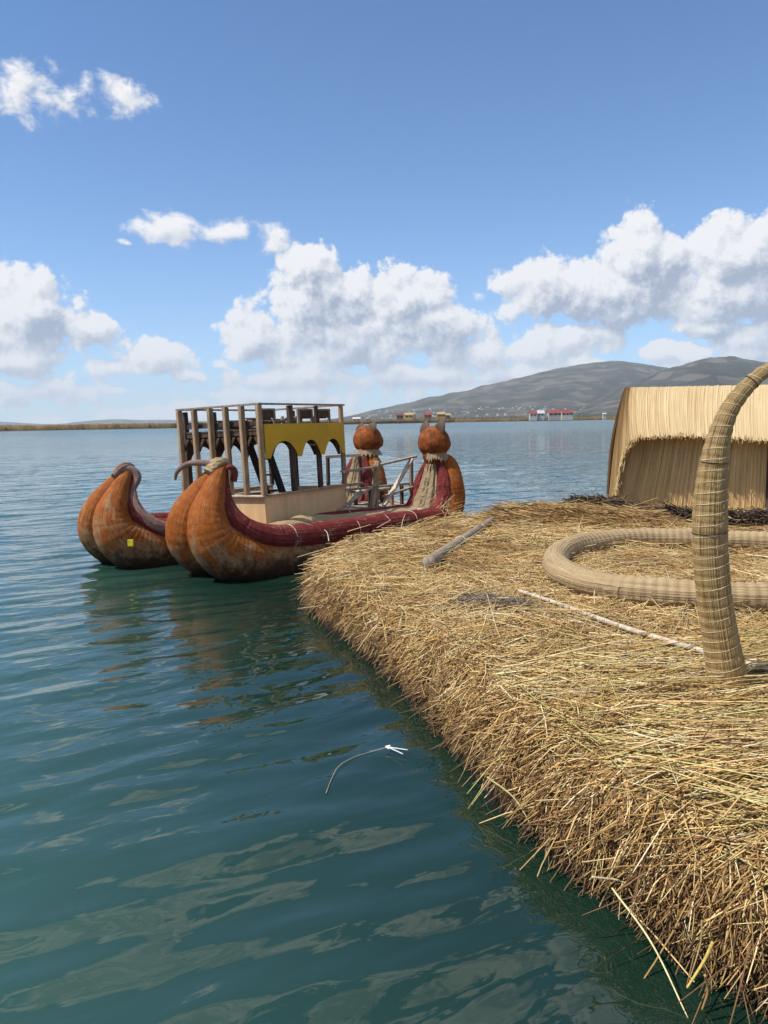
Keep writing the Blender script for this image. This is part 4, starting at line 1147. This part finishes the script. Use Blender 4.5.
# ------------------------------------------------------------------ far shore
def m_hill():
    m, t = mat('dry_hillside')
    g = t.n('ShaderNodeNewGeometry'); pos = g.outputs['Position']
    a = t.noise(pos, 0.0022, 6, 0.62, 0.6); b = t.noise(pos, 0.012, 5, 0.65); 
    vo = t.n('ShaderNodeTexVoronoi', {'feature': 'F1'}, Scale=0.011); t.set(vo.inputs['Vector'], t.v('MULTIPLY', pos, (1, .6, 1.8)))
    c = t.ramp(a.outputs[0], [(.32, (.022, .028, .022)), (.47, (.055, .055, .040)), (.6, (.12, .10, .072)), (.75, (.20, .165, .12))])
    sm = t.noise(pos, .05, 4, .7)
    c = t.mix(t.ss(sm.outputs[0], .5, .62, 0, .6), c, (.02, .027, .02))
    c = t.mix(t.ss(b.outputs[0], .5, .62, 0, .8), c, (.028, .034, .026))
    c = t.mix(.35, c, (.02, .026, .022))
    c = t.mix(t.m('MULTIPLY', t.ss(t.n('ShaderNodeSeparateColor', Color=vo.outputs['Color']).outputs[0], .66, .80), .34), c, (.20, .17, .125))
    out(t, principled(t, c, 1.0, Specular_IOR_Level=0.0)); return m
HILL = m_hill()
def hills(name, sil, D, foot, seed, rough):
    px = np.array([s[0] for s in sil], float); py = np.array([s[1] for s in sil], float)
    U = np.linspace(px[0], px[-1], 420); Yp = np.interp(U, px, py)
    Yp = np.convolve(np.pad(Yp, 6, mode='edge'), np.ones(13) / 13, mode='valid')
    rows = 90; V = np.zeros((rows, len(U), 3))
    for j, (u, y) in enumerate(zip(U, Yp)):
        p = at_y(u, y, D); h = max(p.z, 0.5); dirx = p.x / D
        for i in range(rows):
            f = i / (rows - 1); v = f / .72
            dd = foot + (D - foot) * v
            if v <= 1: z = h * (0.25 * v + 0.75 * (v * v * (3 - 2 * v)))
            else: z = h * max(0, 1 - ((v - 1) / .39) ** 2)
            V[i, j] = (dirx * dd, dd, z)
    n = fbm(V[:, :, 0] / (D * .08), V[:, :, 1] / (D * .08), seed, 6)
    gul = np.abs(fbm(V[:, :, 0] / (D * .035), V[:, :, 1] / (D * .16), seed + 9, 4))
    amp = np.minimum(V[:, :, 2], 160) * rough
    V[:, :, 2] += amp * (n - .9 * gul) * np.linspace(1, .55, rows)[:, None]
    V[0, :, 2] = -1
    na = len(U); i = np.arange(rows - 1)[:, None] * na; j = np.arange(na - 1)[None, :]
    F = np.stack([i + j, i + j + 1, i + na + j + 1, i + na + j], -1).reshape(-1, 4)
    tag(make(name, V.reshape(-1, 3), F, HILL, smooth=True), kind='structure')
hills('far_hill', [(318, 420.5), (345, 417), (380, 408.5), (430, 399), (470, 389.5), (520, 377.5), (560, 367.5), (600, 362), (615, 361), (650, 365), (690, 371), (760, 379), (900, 390), (1100, 405)], 7200, 3600, 3, .55)
hills('near_hill', [(530, 418), (575, 411), (600, 398), (630, 383), (655, 373), (680, 365), (700, 358), (720, 357), (740, 360), (768, 363.5), (850, 360), (1000, 380), (1200, 412)], 5000, 2700, 8, .75)
hills('distant_hills', [(-260, 423), (-100, 420), (0, 421.5), (25, 423), (48, 424.5), (62, 424), (78, 421.5), (105, 419.6), (118, 419), (140, 420.2), (165, 419.6), (200, 421), (235, 421.5), (300, 420.8), (360, 420.5), (420, 420)], 12600, 12000, 5, .1)

def reed_bed():
    """reed beds along the far shore: an earth strip, with upright blades in their hundreds"""
    ends = [(-900, 250), (-420, 300), (-172, 338), (-100, 372), (-30, 480), (50, 560), (175, 600), (330, 610), (520, 640), (900, 700)]
    P = np.array(ends, float); seg = np.linalg.norm(np.diff(P, axis=0), axis=1); Lc = np.concatenate([[0], np.cumsum(seg)])
    s = np.linspace(0, Lc[-1], 900); x = np.interp(s, Lc, P[:, 0]); y = np.interp(s, Lc, P[:, 1])
    V = []; 
    hh = 2.1 + 0.5 * fbm(s / 25, s * 0, 4, 4) + .9 * fbm(s / 4, s * 0, 9, 3)
    hh = np.where(x > 20, hh * .95, hh)
    for k, (dy, z) in enumerate(((0, -.4), (.4, 1), (3, 1.05), (60, 1.05), (70, -.4))):
        V.append(np.stack([x, y + dy, np.where(z > 0, hh * z, z)], -1))
    V = np.array(V); na = len(s); i = np.arange(4)[:, None] * na; j = np.arange(na - 1)[None, :]
    F = np.stack([i + j, i + j + 1, i + na + j + 1, i + na + j], -1).reshape(-1, 4)
    m, t = mat('far_reeds'); g = t.n('ShaderNodeNewGeometry').outputs['Position']
    n = t.noise(t.v('MULTIPLY', g, (.5, .5, .3)), 1.0, 5, .7); n2 = t.noise(g, .03, 3)
    c = t.ramp(n.outputs[0], [(.3, (.10, .065, .03)), (.55, (.22, .145, .065)), (.75, (.31, .22, .10))])
    c = t.mix(t.ss(n2.outputs[0], .45, .6, 0, .6), c, (.12, .095, .045))
    out(t, principled(t, c, .9, Specular_IOR_Level=.1))
    tag(make('reed_bed', V.reshape(-1, 3), F, m), kind='stuff')
    n = 9000; ss_ = rng.uniform(Lc[1], Lc[-1], n); bx = np.interp(ss_, Lc, P[:, 0]); by = np.interp(ss_, Lc, P[:, 1]) + rng.uniform(0, 10, n)
    h = rng.uniform(1.4, 2.9, n) * np.where(bx > 20, 1.6, 1) + np.where((bx > 20) & (rng.random(n) < .08), 1.6, 0)
    col = np.array([(.24, .16, .07), (.17, .115, .05), (.30, .21, .10), (.12, .10, .045)])[rng.integers(0, 4, n)]
    V, F, C = blades(np.stack([bx, by, np.zeros(n)], -1), np.stack([rng.normal(0, .15, n), rng.normal(0, .1, n), np.ones(n)], -1), h, np.full(n, .16), rng.normal(0, .2, (n, 3)), col)
    tag(make('shore_reeds', V, F, MAT['straw'], colors=C), kind='stuff')
reed_bed()

def far_house(px, w_px, base_py, wall_px, roof_px, wallc, roofc, label, D=560, name='lake_house', hip=False, windows=2):
    p = at_y(px, base_py, D); k = D / FPX
    w, hw, hr = w_px * k, wall_px * k, roof_px * k; dp = w * .8
    x0, x1, y0, y1 = p.x - w / 2, p.x + w / 2, D, D + dp; z0 = 0.3; z1 = max(p.z, .4) + hw; z2 = z1 + hr
    root = empty(name, Vector((p.x, D + dp / 2, .3)), label, 'house', 'houses on the far reed islands')
    bm = bmesh.new(); c = [bm.verts.new(q) for q in ((x0, y0, z0), (x1, y0, z0), (x1, y1, z0), (x0, y1, z0), (x0, y0, z1), (x1, y0, z1), (x1, y1, z1), (x0, y1, z1))]
    for f in ((0, 1, 5, 4), (1, 2, 6, 5), (2, 3, 7, 6), (3, 0, 4, 7), (0, 3, 2, 1)): bm.faces.new([c[i] for i in f])
    ym = (y0 + y1) / 2
    a, b = bm.verts.new((x0, ym, z2 - .1)), bm.verts.new((x1, ym, z2 - .1))
    bm.faces.new((c[4], c[7], a)); bm.faces.new((c[6], c[5], b))
    finish_bm('wall', bm, wallc, root)
    o = .35; bm = bmesh.new()
    bar(bm, (p.x - w / 2 - o, (y0 - o + ym) / 2, (z1 - .12 + z2) / 2), (p.x + w / 2 + o, (y0 - o + ym) / 2, (z1 - .12 + z2) / 2), math.hypot(ym - y0 + o, z2 - z1 + .12), .12, (0, -(z2 - z1), ym - y0))
    bar(bm, (p.x - w / 2 - o, (y1 + o + ym) / 2, (z1 - .12 + z2) / 2), (p.x + w / 2 + o, (y1 + o + ym) / 2, (z1 - .12 + z2) / 2), math.hypot(ym - y0 + o, z2 - z1 + .12), .12, (0, (z2 - z1), ym - y0))
    finish_bm('roof', bm, roofc, root)
    for q in range(windows):
        cx = x0 + w * (q + .5) / windows; zc = z1 - hw * .45
        bm = bmesh.new(); bar(bm, (cx - w * .1, y0 - .03, zc), (cx + w * .1, y0 - .03, zc), .06, hw * .42); finish_bm('window' if q else 'door', bm, MAT['black'], root)
yel, brn, wht, gry = m_plain('yellow_wall', (.48, .33, .10)), m_plain('brown_wall', (.22, .12, .07)), m_plain('white_wall', (.46, .44, .40)), m_plain('grey_wall', (.34, .33, .31))
rred, rbrn, rstr, rwht = m_plain('red_roof', (.22, .055, .048)), m_plain('brown_roof', (.13, .06, .045)), m_plain('straw_roof', (.36, .26, .13)), m_plain('white_roof', (.48, .47, .46))
far_house(356.5, 7, 421, 2.2, 1.4, gry, rwht, 'tiny white roofed hut on the far shore just right of the cabin', 540)
far_house(400, 6.5, 418.5, 3.2, 2.2, brn, rbrn, 'brown far house with dark roof, left of the yellow one')
far_house(409, 8, 418.5, 3.6, 2.0, yel, rstr, 'yellow far house with straw roof beside the watch tower')
far_house(428, 7, 417.5, 2.6, 2.4, brn, rred, 'dark far house with reddish roof behind the right cat head')
far_house(441, 7.5, 417.5, 3.4, 2.0, yel, rstr, 'yellow far house peeping out right of the near cat head', windows=3)
far_house(448, 4.5, 417.5, 2.4, 1.6, brn, rstr, 'smallest brown far house at the right end of the yellow row', windows=1)
far_house(533.5, 7, 416.5, 2.6, 2.6, wht, rred, 'far house with red roof at the left of the white roofed one', 575)
far_house(541, 6.5, 416.5, 3.2, 2.8, wht, rwht, 'far house with a bright white roof between red ones', 578)
far_house(555.5, 13, 416.0, 3.0, 3.2, gry, rred, 'wide grey house with red roof on the far shore', 575, windows=3)
far_house(567.5, 11, 416.0, 3.2, 3.2, wht, rred, 'wide pale house with red roof nearest the right hand reeds', 572, windows=3)
far_house(604.5, 3, 415.5, 1.6, .8, wht, rwht, 'lone tiny white hut on the far shore left of the thatched hut', 580, windows=1)
def tower(px, base_py, h_px, D=560):
    p = at_y(px, base_py, D); k = D / FPX; root = empty('watch_tower', Vector((p.x, D, .3)), 'thin wooden lookout tower above the yellow far house', 'tower')
    h = h_px * k; w = .9
    for i in (-1, 1):
        for j in (-1, 1): plank('leg', (p.x + i * w, D + 3 + j * w, .3), (p.x + i * w * .7, D + 3 + j * w * .7, h), .3, .3, MAT['wood_dark'], root)
    plank('platform', (p.x - w, D + 3, h), (p.x + w, D + 3, h), 2 * w, .25, MAT['wood'], root)
    bm = bmesh.new(); bmesh.ops.create_cone(bm, cap_ends=True, segments=8, radius1=1.5, radius2=.05, depth=1.2, matrix=Matrix.Translation((p.x, D + 3, h + 1.5))); finish_bm('roof', bm, rstr, root)
    plank('roof_post', (p.x, D + 3, h), (p.x, D + 3, h + 1.2), .25, .25, MAT['wood'], root)
tower(415, 418.5, 8)
def cone_hut(px, base_py, D=540):
    p = at_y(px, base_py, D); root = empty('cone_hut', Vector((p.x, D, .3)), 'grey cone roofed reed hut on the far shore near the left cat head', 'hut')
    bm = bmesh.new(); bmesh.ops.create_cone(bm, cap_ends=True, segments=14, radius1=1.7, radius2=1.7, depth=1.6, matrix=Matrix.Translation((p.x, D, 2.4))); finish_bm('wall', bm, brn, root)
    bm = bmesh.new(); bmesh.ops.create_cone(bm, cap_ends=True, segments=14, radius1=2.8, radius2=.1, depth=1.9, matrix=Matrix.Translation((p.x, D, 4.1))); finish_bm('roof', bm, m_plain('grey_thatch', (.2, .17, .13)), root)
cone_hut(368, 420)

def hillside_town():
    far = np.array([v.co for v in bpy.data.objects['far_hill'].data.vertices])
    cand = far[(far[:, 2] > 12) & (far[:, 2] < 75) & (far[:, 1] < 6000) & (far[:, 0] / far[:, 1] > -.02) & (far[:, 0] / far[:, 1] < .30)]
    V, F = [], []
    for k in rng.choice(len(cand), 95, replace=False):
        p = cand[k] + rng.uniform(-15, 15, 3) * (1, 1, 0); w, h = rng.uniform(3, 7.5), rng.uniform(3, 5.5); b = len(V)
        for z in (-12, h):
            for (i, j) in ((-1, -1), (1, -1), (1, 1), (-1, 1)): V.append((p[0] + i * w, p[1] + j * w, p[2] + z))
        V += [(p[0] - w, p[1], p[2] + h + 2), (p[0] + w, p[1], p[2] + h + 2)]
        F += [[b + q for q in f] for f in ((0, 1, 5, 4), (1, 2, 6, 5), (2, 3, 7, 6), (3, 0, 4, 7), (4, 5, 9, 8), (6, 7, 8, 9), (5, 6, 9), (7, 4, 8))]
    tag(make('hillside_town', V, F, m_plain('town_walls', (.40, .36, .32), .8, .5, .02)), kind='stuff')
hillside_town()

# ------------------------------------------------------------------ air
HAZE = 6.5e-5
def build_haze():
    m, t = mat('haze_air')
    v = t.n('ShaderNodeVolumePrincipled', Color=(.80, .89, 1.0), Density=HAZE, Anisotropy=0.0)
    out(t, None, v)
    bm = bmesh.new(); x, y0, y1, z0, z1 = 14200, -13900, 15500, -3, 640
    bmesh.ops.create_cube(bm, size=1, matrix=Matrix.Translation((0, (y0 + y1) / 2, (z0 + z1) / 2)) @ Matrix.Diagonal((2 * x, y1 - y0, z1 - z0, 1)))
    o = finish_bm('haze', bm, m); tag(o, kind='stuff')
if HAZE: build_haze()
